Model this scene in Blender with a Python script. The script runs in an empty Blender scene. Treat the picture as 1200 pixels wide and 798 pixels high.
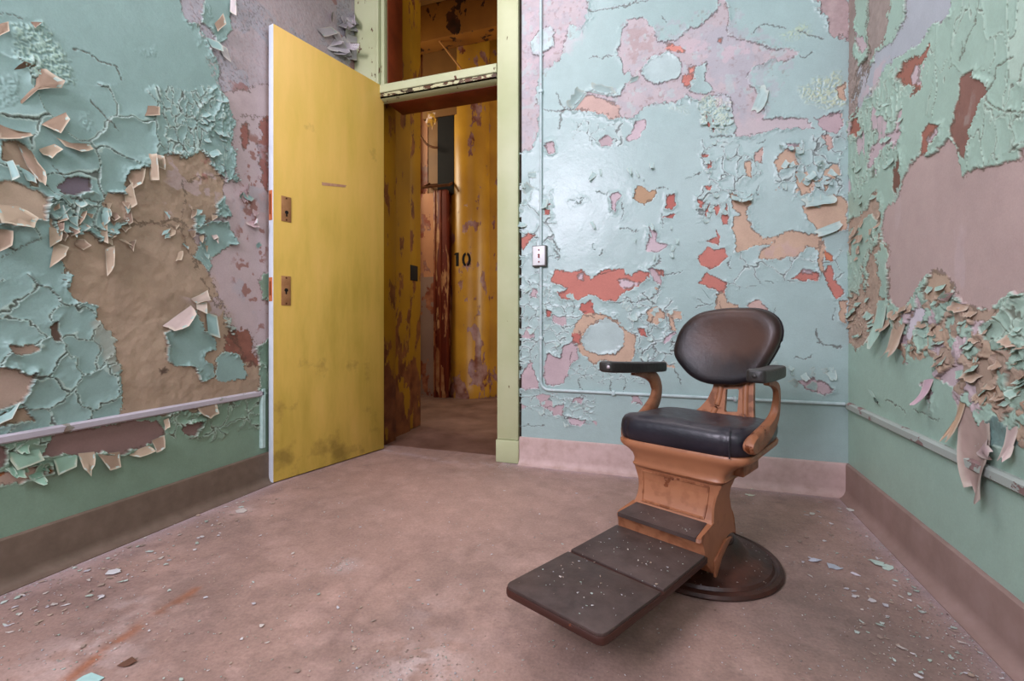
import bpy, bmesh, math, random
import numpy as np
from mathutils import Vector, Matrix
PI = math.pi
scn = bpy.context.scene
COL = scn.collection
# ---------------------------------------------------------------- camera frame
FPX = 551.0; CXP = 600.0; HYP = 376.0; CH = 0.85
CA = 551/math.hypot(551, 185); SA = 185/math.hypot(551, 185)
YB = 2.69; XL = -2.02; XR = 0.825; CEIL = 3.40; YF = -1.7

def lin(c):
    a = np.asarray(c, float)/255.0
    return np.where(a <= 0.04045, a/12.92, ((a+0.055)/1.055)**2.4)
def rgb(*c): return tuple(float(v) for v in lin(c))
def ray(px, py):
    t = (px-CXP)/FPX
    return np.array([t*CA-SA, t*SA+CA, -(py-HYP)/FPX])
def on_floor(px, py, z=0.0):
    d = ray(px, py); k = (z-CH)/d[2]; return np.array([d[0]*k, d[1]*k, z])
def on_y(px, py, Y):
    d = ray(px, py); k = Y/d[1]; return np.array([d[0]*k, Y, CH+d[2]*k])
def on_x(px, py, X):
    d = ray(px, py); k = X/d[0]; return np.array([X, d[1]*k, CH+d[2]*k])

# ---------------------------------------------------------------- naming helpers
def tag(o, label=None, cat=None, group=None, kind=None):
    if label: o['label'] = label
    if cat: o['category'] = cat
    if group: o['group'] = group
    if kind: o['kind'] = kind
    return o
def empty(name, loc=(0, 0, 0), rz=0.0):
    o = bpy.data.objects.new(name, None); COL.objects.link(o)
    o.location = loc; o.rotation_euler = (0, 0, rz); o.empty_display_size = 0.05
    return o
def obj(name, bm, mat, parent=None, smooth=None):
    me = bpy.data.meshes.new(name)
    if isinstance(bm, bmesh.types.BMesh):
        bmesh.ops.recalc_face_normals(bm, faces=bm.faces[:])
        bm.to_mesh(me); bm.free()
    else:
        v, f = bm; me.from_pydata([tuple(map(float, p)) for p in v], [], f); me.update()
    o = bpy.data.objects.new(name, me); COL.objects.link(o)
    for m in (mat if isinstance(mat, (list, tuple)) else [mat]): me.materials.append(m)
    if parent: o.parent = parent
    if smooth is not None:
        for p in me.polygons: p.use_smooth = True
        if smooth < 180:
            me.set_sharp_from_angle(angle=math.radians(smooth))
    return o
def struct(name, bm, mat, smooth=None):
    o = obj(name, bm, mat, None, smooth); o['kind'] = 'structure'; return o

# ---------------------------------------------------------------- mesh helpers
def box(bm, x0, x1, y0, y1, z0, z1, bev=0.0, seg=2, mi=0):
    b2 = bmesh.new()
    vs = [b2.verts.new((x, y, z)) for x in (x0, x1) for y in (y0, y1) for z in (z0, z1)]
    for f in ((0,1,3,2),(4,6,7,5),(0,4,5,1),(2,3,7,6),(0,2,6,4),(1,5,7,3)):
        b2.faces.new([vs[i] for i in f])
    if bev > 0:
        bmesh.ops.bevel(b2, geom=b2.edges[:], offset=bev, segments=seg, profile=0.5, affect='EDGES')
    bmesh.ops.recalc_face_normals(b2, faces=b2.faces[:])
    merge(bm, b2, mi)
    return bm
def merge(bm, b2, mi=0, mat=None):
    mp = {}
    for v in b2.verts: mp[v] = bm.verts.new(v.co if mat is None else mat @ v.co)
    for f in b2.faces:
        try:
            g = bm.faces.new([mp[v] for v in f.verts]); g.material_index = mi; g.smooth = f.smooth
        except ValueError: pass
    b2.free()
def loft(bm, rings, cap0=True, cap1=True, closed=True):
    R = [[bm.verts.new(tuple(map(float, p))) for p in r] for r in rings]
    n = len(R[0])
    for a, b in zip(R[:-1], R[1:]):
        for i in range(n if closed else n-1):
            j = (i+1) % n
            bm.faces.new((a[i], a[j], b[j], b[i]))
    if cap0: bm.faces.new(R[0][::-1])
    if cap1: bm.faces.new(R[-1])
    return bm
def lathe(bm, prof, n=48, c=(0, 0, 0)):
    rings = [[(c[0]+r*math.cos(2*PI*i/n), c[1]+r*math.sin(2*PI*i/n), c[2]+z) for i in range(n)] for r, z in prof]
    return loft(bm, rings)
def tube(bm, pts, r, n=10):
    P = [Vector(p) for p in pts]; rings = []
    up = Vector((0.3, 0.2, 1)).normalized()
    for i, p in enumerate(P):
        d = (P[min(i+1, len(P)-1)]-P[max(i-1, 0)]).normalized()
        a = d.cross(up)
        if a.length < 1e-3: a = d.cross(Vector((1, 0, 0)))
        a.normalize(); b = d.cross(a).normalized()
        rr = r[i] if isinstance(r, (list, tuple)) else r
        rings.append([p + a*rr*math.cos(2*PI*k/n) + b*rr*math.sin(2*PI*k/n) for k in range(n)])
    return loft(bm, rings)
def slab(bm, poly, axis, t0, t1, bev=0.0, seg=2):
    """poly 2-D outline extruded along an axis between t0 and t1 (axis 0=x,1=y,2=z)."""
    def P(a, b, t):
        return (t, a, b) if axis == 0 else ((a, t, b) if axis == 1 else (a, b, t))
    b2 = bmesh.new()
    loft(b2, [[P(a, b, t0) for a, b in poly], [P(a, b, t1) for a, b in poly]])
    bmesh.ops.recalc_face_normals(b2, faces=b2.faces[:])
    if bev > 0:
        ed = [e for e in b2.edges if len(e.link_faces) == 2 and e.calc_face_angle(0) > 0.6]
        bmesh.ops.bevel(b2, geom=ed, offset=bev, segments=seg, profile=0.5, affect='EDGES')
    merge(bm, b2)
    return bm
def catmull(pts, k=6, closed=False):
    P = [np.array(p, float) for p in pts]; n = len(P); out = []
    for i in range(n if closed else n-1):
        if closed: a, b, c, d = P[i-1], P[i], P[(i+1) % n], P[(i+2) % n]
        else: a, b, c, d = P[max(i-1, 0)], P[i], P[i+1], P[min(i+2, n-1)]
        for j in range(k):
            t = j/k
            out.append(0.5*((2*b)+(-a+c)*t+(2*a-5*b+4*c-d)*t*t+(-a+3*b-3*c+d)*t**3))
    if not closed: out.append(P[-1])
    return out
def sell(hx, hy, n, N=64, c=(0, 0)):
    o = []
    for i in range(N):
        a = 2*PI*i/N; ca, sa = math.cos(a), math.sin(a)
        o.append((c[0]+hx*math.copysign(abs(ca)**(2/n), ca), c[1]+hy*math.copysign(abs(sa)**(2/n), sa)))
    return o

# ---------------------------------------------------------------- numpy noise
def _h(i, j, s):
    n = (i.astype(np.int64)*374761393 + j.astype(np.int64)*668265263 + s*974634721) & 0x7fffffff
    n = ((n ^ (n >> 13))*1274126177) & 0x7fffffff
    n = (n ^ (n >> 16)) & 0x7fffffff
    return (n & 0xfffff)/float(0xfffff)
def vn(x, y, s=0):
    i = np.floor(x); j = np.floor(y); u = x-i; v = y-j
    u = u*u*u*(u*(u*6-15)+10); v = v*v*v*(v*(v*6-15)+10)
    a = _h(i, j, s); b = _h(i+1, j, s); c = _h(i, j+1, s); d = _h(i+1, j+1, s)
    return (a*(1-u)+b*u)*(1-v)+(c*(1-u)+d*u)*v
def fbm(x, y, s=0, o=4, g=0.5):
    t = np.zeros_like(x); a = 1.0; w = 0.0
    for k in range(o):
        t += a*vn(x*2**k+17.3*k, y*2**k-9.1*k, s+k*31); w += a; a *= g
    return t/w
def voro(x, y, s=0):
    i = np.floor(x); j = np.floor(y)
    f1 = np.full(x.shape, 9.0); f2 = np.full(x.shape, 9.0); cid = np.zeros(x.shape)
    gx = np.zeros(x.shape); gy = np.zeros(x.shape)
    for a in (-1, 0, 1):
        for b in (-1, 0, 1):
            ox = i+a+_h(i+a, j+b, s); oy = j+b+_h(i+a, j+b, s+7)
            d = np.hypot(x-ox, y-oy); m = d < f1
            f2 = np.where(m, f1, np.minimum(f2, d))
            cid = np.where(m, _h(i+a, j+b, s+13), cid)
            gx = np.where(m, x-ox, gx); gy = np.where(m, y-oy, gy)
            f1 = np.where(m, d, f1)
    return f1, f2, cid, gx, gy
def sst(a, b, x):
    t = np.clip((x-a)/(b-a), 0, 1); return t*t*(3-2*t)
def sdf(poly, X, Y, pad=14.0):
    """signed distance (negative inside), evaluated only near the outline's bounds."""
    P = np.asarray(poly, float); out = np.full(X.shape, 60.0)
    m = (X > P[:, 0].min()-pad) & (X < P[:, 0].max()+pad) & (Y > P[:, 1].min()-pad) & (Y < P[:, 1].max()+pad)
    if not m.any(): return out
    x = X[m]; y = Y[m]; d = np.full(x.shape, 1e9); ins = np.zeros(x.shape, bool)
    for (ax, ay), (bx, by) in zip(P, np.roll(P, -1, 0)):
        ex, ey = bx-ax, by-ay
        t = np.clip(((x-ax)*ex+(y-ay)*ey)/(ex*ex+ey*ey+1e-9), 0, 1)
        d = np.minimum(d, (x-ax-t*ex)**2+(y-ay-t*ey)**2)
        c = ((ay > y) != (by > y)) & (x < ex*(y-ay)/(ey if abs(ey) > 1e-9 else 1e-9)+ax)
        ins ^= c
    d = np.sqrt(d); out[m] = np.where(ins, -d, d)
    return out

# ---------------------------------------------------------------- materials
def nt(name):
    m = bpy.data.materials.new(name); m.use_nodes = True
    t = m.node_tree; b = t.nodes['Principled BSDF']
    return m, t, b, (lambda typ, **kw: _nn(t, typ, kw))
def _nn(t, typ, kw):
    n = t.nodes.new(typ)
    for k, v in kw.items():
        if k in n.inputs: n.inputs[k].default_value = v
        else: setattr(n, k, v)
    return n
def ramp(N, L, src, stops):
    r = N('ShaderNodeValToRGB'); cr = r.color_ramp
    while len(cr.elements) < len(stops): cr.elements.new(0.5)
    for e, (p, c) in zip(cr.elements, stops): e.position = p; e.color = (*c[:3], 1)
    L(src, r.inputs[0]); return r.outputs[0]
def mottled(name, stops, scale=6.0, rough=0.6, spec=0.3, bump=0.15, bscale=60.0, stretch=(1, 1, 1), detail=6.0, metal=0.0, bdist=0.004, coat=0.0):
    """noise-mottled paint/metal/leather: colours through a ramp, fine bump."""
    m, t, b, N = nt(name); L = t.links.new
    tc = N('ShaderNodeTexCoord'); mp = N('ShaderNodeMapping'); mp.inputs['Scale'].default_value = stretch
    L(tc.outputs['Object'], mp.inputs[0])
    n = N('ShaderNodeTexNoise', Scale=scale, Detail=detail, Roughness=0.62); L(mp.outputs[0], n.inputs['Vector'])
    L(ramp(N, L, n.outputs['Fac'], stops), b.inputs['Base Color'])
    b.inputs['Roughness'].default_value = rough; b.inputs['Specular IOR Level'].default_value = spec
    b.inputs['Metallic'].default_value = metal; b.inputs['Coat Weight'].default_value = coat
    if bump:
        n2 = N('ShaderNodeTexNoise', Scale=bscale, Detail=5.0); L(tc.outputs['Object'], n2.inputs['Vector'])
        bp = N('ShaderNodeBump', Strength=bump, Distance=bdist); L(n2.outputs['Fac'], bp.inputs['Height']); L(bp.outputs[0], b.inputs['Normal'])
    return m
def peeling(name, top, top2, unders, thr=0.60, scale=7.0, dirt=0.0, zlo=None, zhi=None, zgain=0.25, rough=0.5, stretch=(1, 1, 0.6), bump=0.6, edge=None):
    """old paint flaking off: top coat over under-coats, ragged noise borders, more loss low down."""
    m, t, b, N = nt(name); L = t.links.new
    tc = N('ShaderNodeTexCoord'); mp = N('ShaderNodeMapping'); mp.inputs['Scale'].default_value = stretch
    L(tc.outputs['Object'], mp.inputs[0])
    n = N('ShaderNodeTexNoise', Scale=scale, Detail=8.0, Roughness=0.6); L(mp.outputs[0], n.inputs['Vector'])
    fac = n.outputs['Fac']
    if zlo is not None:
        sx = N('ShaderNodeSeparateXYZ'); L(tc.outputs['Object'], sx.inputs[0])
        mr = N('ShaderNodeMapRange'); mr.inputs[1].default_value = zlo; mr.inputs[2].default_value = zhi
        mr.inputs[3].default_value = zgain; mr.inputs[4].default_value = 0.0
        L(sx.outputs['Z'], mr.inputs[0])
        ad = N('ShaderNodeMath', operation='ADD'); L(fac, ad.inputs[0]); L(mr.outputs[0], ad.inputs[1]); fac = ad.outputs[0]
    n3 = N('ShaderNodeTexNoise', Scale=3.0, Detail=5.0); L(tc.outputs['Object'], n3.inputs['Vector'])
    topc = ramp(N, L, n3.outputs['Fac'], [(0.3, top), (0.7, top2)])
    n4 = N('ShaderNodeTexNoise', Scale=11.0, Detail=4.0); L(tc.outputs['Object'], n4.inputs['Vector'])
    und = ramp(N, L, n4.outputs['Fac'], [(0.35, unders[0]), (0.65, unders[1])])
    st = N('ShaderNodeMapRange'); st.inputs[1].default_value = thr-0.006; st.inputs[2].default_value = thr+0.006
    L(fac, st.inputs[0])
    mx = N('ShaderNodeMix', data_type='RGBA'); L(st.outputs[0], mx.inputs['Factor']); L(topc, mx.inputs[6]); L(und, mx.inputs[7])
    outc = mx.outputs[2]
    if dirt:      # wear on the ridges, grime in the hollows
        ge = N('ShaderNodeNewGeometry')
        lo = N('ShaderNodeMapRange'); lo.inputs[1].default_value = 0.49; lo.inputs[2].default_value = 0.44; lo.inputs[3].default_value = 0.0; lo.inputs[4].default_value = dirt; L(ge.outputs['Pointiness'], lo.inputs[0])
        n7 = N('ShaderNodeTexNoise', Scale=30.0, Detail=5.0); L(tc.outputs['Object'], n7.inputs['Vector'])
        k7 = N('ShaderNodeMapRange'); k7.inputs[1].default_value = 0.35; k7.inputs[2].default_value = 0.6; L(n7.outputs['Fac'], k7.inputs[0])
        mm = N('ShaderNodeMath', operation='MULTIPLY'); L(lo.outputs[0], mm.inputs[0]); L(k7.outputs[0], mm.inputs[1])
        x7 = N('ShaderNodeMix', data_type='RGBA'); L(mm.outputs[0], x7.inputs['Factor']); L(outc, x7.inputs[6]); x7.inputs[7].default_value = (*rgb(64, 40, 28), 1); outc = x7.outputs[2]
        hi = N('ShaderNodeMapRange'); hi.inputs[1].default_value = 0.53; hi.inputs[2].default_value = 0.58; hi.inputs[3].default_value = 0.0; hi.inputs[4].default_value = dirt; L(ge.outputs['Pointiness'], hi.inputs[0])
        m8 = N('ShaderNodeMath', operation='MULTIPLY'); L(hi.outputs[0], m8.inputs[0])
        k8 = N('ShaderNodeMapRange'); k8.inputs[1].default_value = 0.48; k8.inputs[2].default_value = 0.6; L(n7.outputs['Fac'], k8.inputs[0]); L(k8.outputs[0], m8.inputs[1])
        x8 = N('ShaderNodeMix', data_type='RGBA'); L(m8.outputs[0], x8.inputs['Factor']); L(outc, x8.inputs[6]); x8.inputs[7].default_value = (*rgb(112, 66, 42), 1); outc = x8.outputs[2]
    L(outc, b.inputs['Base Color'])
    sb = N('ShaderNodeMath', operation='SUBTRACT'); sb.inputs[0].default_value = 1.0; L(st.outputs[0], sb.inputs[1])
    bp = N('ShaderNodeBump', Strength=bump, Distance=0.004); L(sb.outputs[0], bp.inputs['Height']); L(bp.outputs[0], b.inputs['Normal'])
    b.inputs['Roughness'].default_value = rough; b.inputs['Specular IOR Level'].default_value = 0.35
    return m
def attr_mat(name, rough=0.55, spec=0.3, var=0.10, vscale=25.0, bump=0.25, bscale=140.0, bdist=0.003, rough_attr=False, var2=0.0, vscale2=200.0):
    """layer colour stored on the mesh, broken up by procedural noise."""
    m, t, b, N = nt(name); L = t.links.new
    at = N('ShaderNodeAttribute', attribute_name='col'); tc = N('ShaderNodeTexCoord')
    n = N('ShaderNodeTexNoise', Scale=vscale, Detail=6.0, Roughness=0.65); L(tc.outputs['Object'], n.inputs['Vector'])
    mr = N('ShaderNodeMapRange'); mr.inputs[1].default_value = 0.25; mr.inputs[2].default_value = 0.75
    mr.inputs[3].default_value = 1-var; mr.inputs[4].default_value = 1+var; L(n.outputs['Fac'], mr.inputs[0])
    vm = N('ShaderNodeVectorMath', operation='SCALE'); L(at.outputs['Color'], vm.inputs[0]); L(mr.outputs[0], vm.inputs['Scale'])
    out = vm.outputs[0]
    if var2:
        n3 = N('ShaderNodeTexNoise', Scale=vscale2, Detail=5.0, Roughness=0.7); L(tc.outputs['Object'], n3.inputs['Vector'])
        m3 = N('ShaderNodeMapRange'); m3.inputs[1].default_value = 0.3; m3.inputs[2].default_value = 0.7; m3.inputs[3].default_value = 1-var2; m3.inputs[4].default_value = 1+var2; L(n3.outputs['Fac'], m3.inputs[0])
        v2 = N('ShaderNodeVectorMath', operation='SCALE'); L(out, v2.inputs[0]); L(m3.outputs[0], v2.inputs['Scale']); out = v2.outputs[0]
    L(out, b.inputs['Base Color'])
    b.inputs['Roughness'].default_value = rough; b.inputs['Specular IOR Level'].default_value = spec
    if rough_attr: L(at.outputs['Alpha'], b.inputs['Roughness'])
    if bump:
        n2 = N('ShaderNodeTexNoise', Scale=bscale, Detail=4.0); L(tc.outputs['Object'], n2.inputs['Vector'])
        bp = N('ShaderNodeBump', Strength=bump, Distance=bdist); L(n2.outputs['Fac'], bp.inputs['Height']); L(bp.outputs[0], b.inputs['Normal'])
    return m
def grid_mesh(name, pts, cols, mat, parent=None, smooth=True, flip=False):
    """pts (ny,nx,3), cols (ny,nx,4) -> one mesh object with a colour attribute."""
    ny, nx = pts.shape[:2]
    me = bpy.data.meshes.new(name); nv = ny*nx
    me.vertices.add(nv); me.vertices.foreach_set('co', pts.reshape(-1).astype(np.float32))
    idx = np.arange(nv).reshape(ny, nx)
    q = np.stack([idx[:-1, :-1], idx[:-1, 1:], idx[1:, 1:], idx[1:, :-1]], -1).reshape(-1, 4)
    if flip: q = q[:, ::-1]
    nf = len(q)
    me.loops.add(nf*4); me.loops.foreach_set('vertex_index', q.reshape(-1).astype(np.int32))
    me.polygons.add(nf); me.polygons.foreach_set('loop_start', (np.arange(nf)*4).astype(np.int32))
    try: me.polygons.foreach_set('loop_total', np.full(nf, 4, np.int32))
    except Exception: pass
    me.polygons.foreach_set('use_smooth', np.full(nf, smooth, bool))
    a = me.color_attributes.new('col', 'FLOAT_COLOR', 'POINT')
    a.data.foreach_set('color', cols.reshape(-1).astype(np.float32))
    me.update(calc_edges=True); me.validate()
    me.materials.append(mat)
    o = bpy.data.objects.new(name, me); COL.objects.link(o)
    if parent: o.parent = parent
    return o
# ================================================================ camera
cam_d = bpy.data.cameras.new('camera'); cam = bpy.data.objects.new('camera', cam_d); COL.objects.link(cam)
cam.location = (0, 0, CH); cam.rotation_euler = (PI/2, 0, math.atan2(SA, CA))
cam_d.sensor_width = 36.0; cam_d.lens = 36.0*FPX/1200.0; cam_d.shift_y = -(399.0-HYP)/1200.0
cam_d.clip_start = 0.02
scn.camera = cam
scn.view_settings.view_transform = 'Standard'; scn.view_settings.look = 'None'
scn.view_settings.exposure = 0.0; scn.view_settings.gamma = 1.0

# ================================================================ door frame, door, corridor
M_frame = peeling('pale_green_frame_paint', rgb(174, 180, 138), rgb(190, 194, 158), (rgb(104, 60, 38), rgb(70, 58, 40)), thr=0.70, scale=9, stretch=(2.2, 2.2, 0.8), rough=0.45)
M_frame_top = peeling('chipped_frame_paint', rgb(174, 180, 138), rgb(190, 194, 158), (rgb(110, 52, 36), rgb(84, 66, 48)), thr=0.645, scale=10, stretch=(2, 2, 1.0), rough=0.45)
M_redbrown = mottled('red_brown_paint', [(0.3, rgb(96, 38, 18)), (0.7, rgb(128, 56, 28))], scale=8, rough=0.5)
M_dark = mottled('painted_gap_shade', [(0.3, rgb(30, 26, 20)), (0.7, rgb(52, 44, 32))], scale=20, rough=0.9)
M_och = peeling('ochre_corridor_paint', rgb(150, 108, 16), rgb(130, 92, 16), (rgb(78, 36, 20), rgb(120, 72, 40)), thr=0.60, scale=5.5, zlo=0.0, zhi=1.25, zgain=0.20, rough=0.42, stretch=(1.6, 1.6, 0.7))
M_och2 = peeling('amber_column_paint', rgb(196, 146, 46), rgb(168, 120, 42), (rgb(160, 124, 116), rgb(112, 58, 36)), thr=0.585, scale=3.8, zlo=0.0, zhi=0.5, zgain=0.14, rough=0.33, stretch=(1.5, 1.5, 0.8))
M_brownwall = peeling('brown_corridor_paint', rgb(132, 92, 46), rgb(112, 76, 38), (rgb(92, 60, 30), rgb(62, 36, 18)), thr=0.66, scale=3.0, rough=0.5, stretch=(1, 1, 0.6))
M_pinkdoor = peeling('faded_pink_paint', rgb(196, 136, 92), rgb(170, 116, 84), (rgb(140, 64, 36), rgb(150, 110, 96)), thr=0.57, scale=5, rough=0.5)
M_redframe = peeling('flaking_red_frame', rgb(110, 40, 20), rgb(86, 30, 16), (rgb(190, 140, 92), rgb(160, 100, 60)), thr=0.54, scale=6, rough=0.5, stretch=(2, 2, 0.35))
M_corfloor = mottled('corridor_floor', [(0.3, rgb(84, 58, 46)), (0.7, rgb(124, 94, 80))], scale=4, rough=0.6, bump=0.2)
M_black = mottled('black_void', [(0.3, rgb(10, 8, 6)), (0.7, rgb(20, 15, 11))], scale=10, rough=0.8)
M_rust = mottled('rusty_iron', [(0.3, rgb(70, 40, 22)), (0.7, rgb(110, 66, 30))], scale=30, rough=0.7, metal=0.3)

xj0, xj1 = -1.79, -0.988          # clear door opening
# left casing : flat board + stop moulding, running up from the floor in the corner
bm = bmesh.new(); box(bm, -2.018, -1.845, YB-0.022, YB+0.03, 0, CEIL, 0.004)
struct('trim_door_casing_left', bm, M_frame_top, 40)
bm = bmesh.new(); box(bm, -1.842, -1.822, YB-0.034, YB+0.03, 2.36, CEIL, 0.004); box(bm, -1.818, -1.792, YB-0.012, YB+0.03, 2.36, CEIL, 0.004)
struct('trim_door_stop_left', bm, M_frame_top, 40)
bm = bmesh.new(); box(bm, -1.84, -1.788, YB+0.03, YB+0.21, 2.36, CEIL, 0.003)
struct('trim_transom_jamb_left', bm, M_redbrown, 40)
bm = bmesh.new(); box(bm, -1.90, -1.850, YB+0.02, YB+0.22, 0, 2.40, 0.003)
struct('trim_door_jamb_left', bm, M_och, 40)
# right casing on its plinth
bm = bmesh.new(); box(bm, -0.990, -0.856, YB-0.026, YB+0.20, 0.137, CEIL, 0.005)
struct('trim_door_casing_right', bm, M_frame, 40)
bm = bmesh.new(); box(bm, -0.996, -0.852, YB-0.034, YB+0.20, 0.0, 0.135, 0.005)
struct('trim_door_plinth_right', bm, M_frame, 40)
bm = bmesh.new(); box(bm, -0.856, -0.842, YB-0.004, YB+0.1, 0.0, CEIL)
struct('trim_gap_shade_strip', bm, M_dark)  # dark strip beside the post; the gap's shade is put into its colour
# transom bar : sloping ledge, face, bead and deep red-brown head underneath
bm = bmesh.new()
pr = [(YB-0.030, 2.405), (YB-0.036, 2.398), (YB-0.036, 2.352), (YB-0.022, 2.344), (YB-0.022, 2.330), (YB-0.030, 2.324), (YB-0.030, 2.312), (YB-0.01, 2.304), (YB+0.03, 2.304), (YB+0.03, 2.412)]
slab(bm, pr, 0, -1.822, -0.992)
struct('trim_transom_bar', bm, M_frame_top, 40)
bm = bmesh.new(); box(bm, -1.822, -0.992, YB-0.0335, YB-0.02, 2.322, 2.345, 0.004); struct('trim_transom_bead', bm, peeling('flaked_bead_paint', rgb(176, 172, 128), rgb(190, 190, 150), (rgb(96, 62, 36), rgb(64, 52, 36)), thr=0.50, scale=14, stretch=(1.6, 1, 3), rough=0.5), 40)
bm = bmesh.new(); box(bm, -1.822, -0.992, YB-0.031, YB-0.018, 2.3445, 2.350); box(bm, -1.822, -0.992, YB-0.030, YB-0.018, 2.312, 2.3225); struct('trim_transom_shade_strip', bm, M_dark)  # dark strips on the bar: groove shade put in as colour
bm = bmesh.new(); box(bm, -1.788, -0.990, YB+0.03, YB+0.21, 2.300, 2.40, 0.003)
head = struct('trim_door_head', bm, M_redbrown, 40)

# ---------------- door leaf (opens into the room, hinged at the left jamb)
H = np.array([-1.800, 2.690]); E_ = on_floor(320.5, 566.5)[:2]     # hinge end, latch end of the visible (right) face
dv = (E_-H); DW = np.linalg.norm(dv); dv /= DW
nv_ = np.array([dv[1], -dv[0]])                                    # towards the left wall
if nv_[0] > 0: nv_ = -nv_
DT, DH = 0.040, 2.405
m, t, b, N = nt('yellow_door_paint'); L = t.links.new
tc = N('ShaderNodeTexCoord'); sx = N('ShaderNodeSeparateXYZ'); L(tc.outputs['Object'], sx.inputs[0])
mp = N('ShaderNodeMapping'); mp.inputs['Scale'].default_value = (3.0, 1.0, 0.7); L(tc.outputs['Object'], mp.inputs[0])
n1 = N('ShaderNodeTexNoise', Scale=2.2, Detail=7.0, Roughness=0.6); L(mp.outputs[0], n1.inputs['Vector'])
mr = N('ShaderNodeMapRange'); mr.inputs[1].default_value = 0.0; mr.inputs[2].default_value = 2.4; mr.inputs[3].default_value = -0.12; mr.inputs[4].default_value = 0.12
L(sx.outputs['Z'], mr.inputs[0]); ad = N('ShaderNodeMath', operation='ADD'); L(n1.outputs['Fac'], ad.inputs[0]); L(mr.outputs[0], ad.inputs[1])
base = ramp(N, L, ad.outputs[0], [(0.25, rgb(182, 156, 66)), (0.5, rgb(208, 174, 84)), (0.75, rgb(222, 182, 98))])
n2 = N('ShaderNodeTexNoise', Scale=4.5, Detail=6.0, Roughness=0.6); L(tc.outputs['Object'], n2.inputs['Vector'])
mr2 = N('ShaderNodeMapRange'); mr2.inputs[1].default_value = 0.0; mr2.inputs[2].default_value = 1.0; mr2.inputs[3].default_value = 0.085; mr2.inputs[4].default_value = -0.05
L(sx.outputs['Z'], mr2.inputs[0]); ad2 = N('ShaderNodeMath', operation='ADD'); L(n2.outputs['Fac'], ad2.inputs[0]); L(mr2.outputs[0], ad2.inputs[1])
st = N('ShaderNodeMapRange'); st.inputs[1].default_value = 0.60; st.inputs[2].default_value = 0.74; st.inputs[3].default_value = 0.0; st.inputs[4].default_value = 0.6; L(ad2.outputs[0], st.inputs[0])
mx = N('ShaderNodeMix', data_type='RGBA'); mx.inputs[7].default_value = (*rgb(112, 92, 44), 1); L(st.outputs[0], mx.inputs['Factor']); L(base, mx.inputs[6])
L(mx.outputs[2], b.inputs['Base Color']); b.inputs['Roughness'].default_value = 0.42; b.inputs['Specular IOR Level'].default_value = 0.3
n5 = N('ShaderNodeTexNoise', Scale=40.0, Detail=3.0); L(mp.outputs[0], n5.inputs['Vector'])
bp = N('ShaderNodeBump', Strength=0.12, Distance=0.003); L(n5.outputs['Fac'], bp.inputs['Height']); L(bp.outputs[0], b.inputs['Normal'])
M_door = m
M_edge = mottled('pale_blue_edge_paint', [(0.3, rgb(196, 206, 214)), (0.7, rgb(222, 230, 236))], scale=5, rough=0.5)
M_plate = mottled('worn_brass_plate', [(0.3, rgb(150, 104, 66)), (0.7, rgb(176, 130, 88))], scale=30, rough=0.5, metal=0.25)
M_plate2 = mottled('orange_lock_edge', [(0.3, rgb(176, 96, 56)), (0.7, rgb(202, 122, 78))], scale=30, rough=0.5)
# local door frame: x = along the leaf from the hinge, y = through thickness (0 = visible face, - = away), z up
door = bpy.data.objects.new('door_1', None); COL.objects.link(door); door.empty_display_size = 0.05
yax = -nv_
door.matrix_world = Matrix(((dv[0], yax[0], 0, H[0]), (dv[1], yax[1], 0, H[1]), (0, 0, 1, 0), (0, 0, 0, 1)))
door['kind'] = 'structure'
tag(door, 'tall plain yellow door standing open against the left wall', 'door')
bm = bmesh.new(); box(bm, 0.0, DW, -DT, 0, 0.004, DH, 0.003)
obj('door_leaf', bm, M_door, door, 40)
def on_door(px, py):
    """pixel -> door-local (x, z) on its visible face."""
    d = ray(px, py); A = np.array([[d[0], -dv[0]], [d[1], -dv[1]]])
    k, s = np.linalg.solve(A, H); return s, CH+k*d[2]
bm = bmesh.new(); box(bm, DW-0.0005, DW+0.0025, -DT+0.001, -0.001, 0.004, DH-0.001, 0.001)
obj('door_edge', bm, M_edge, door, 40)
for (px0, py0, px1, py1, hole) in ((329.5, 229, 341, 261, (335.5, 249)), (329.5, 323, 340.5, 358, (335, 340))):
    a = on_door(px0, py0); c = on_door(px1, py1)
    x0, x1 = sorted((a[0], c[0])); z0, z1 = sorted((a[1], c[1]))
    bm = bmesh.new(); box(bm, x0, x1, -0.001, 0.003, z0, z1, 0.001)
    p = obj('lock_plate', bm, M_plate, door, 40)
    h = on_door(*hole); bm = bmesh.new()
    b2 = bmesh.new(); lathe(b2, [(0.010, 0), (0.010, 0.0022), (0.0075, 0.0024)], 20)
    merge(bm, b2, 0, Matrix.Translation((h[0], 0.0026, h[1])) @ Matrix.Rotation(-PI/2, 4, 'X'))
    box(bm, h[0]-0.004, h[0]+0.004, 0.003, 0.0048, h[1]-0.022, h[1]-0.004)
    obj('keyhole', bm, M_black, p, 40)
    for dz in (z0+0.010, z1-0.010):
        bm = bmesh.new(); b2 = bmesh.new(); lathe(b2, [(0.005, 0), (0.005, 0.001), (0.002, 0.002)], 12)
        merge(bm, b2, 0, Matrix.Translation(((x0+x1)/2, 0.003, dz)) @ Matrix.Rotation(-PI/2, 4, 'X'))
        obj('screw', bm, M_rust, p, 40)
def zedge(py):
    P = H + dv*DW + nv_*DT*0.5
    Z = -P[0]*SA+P[1]*CA; return CH-(py-HYP)*Z/FPX
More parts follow.
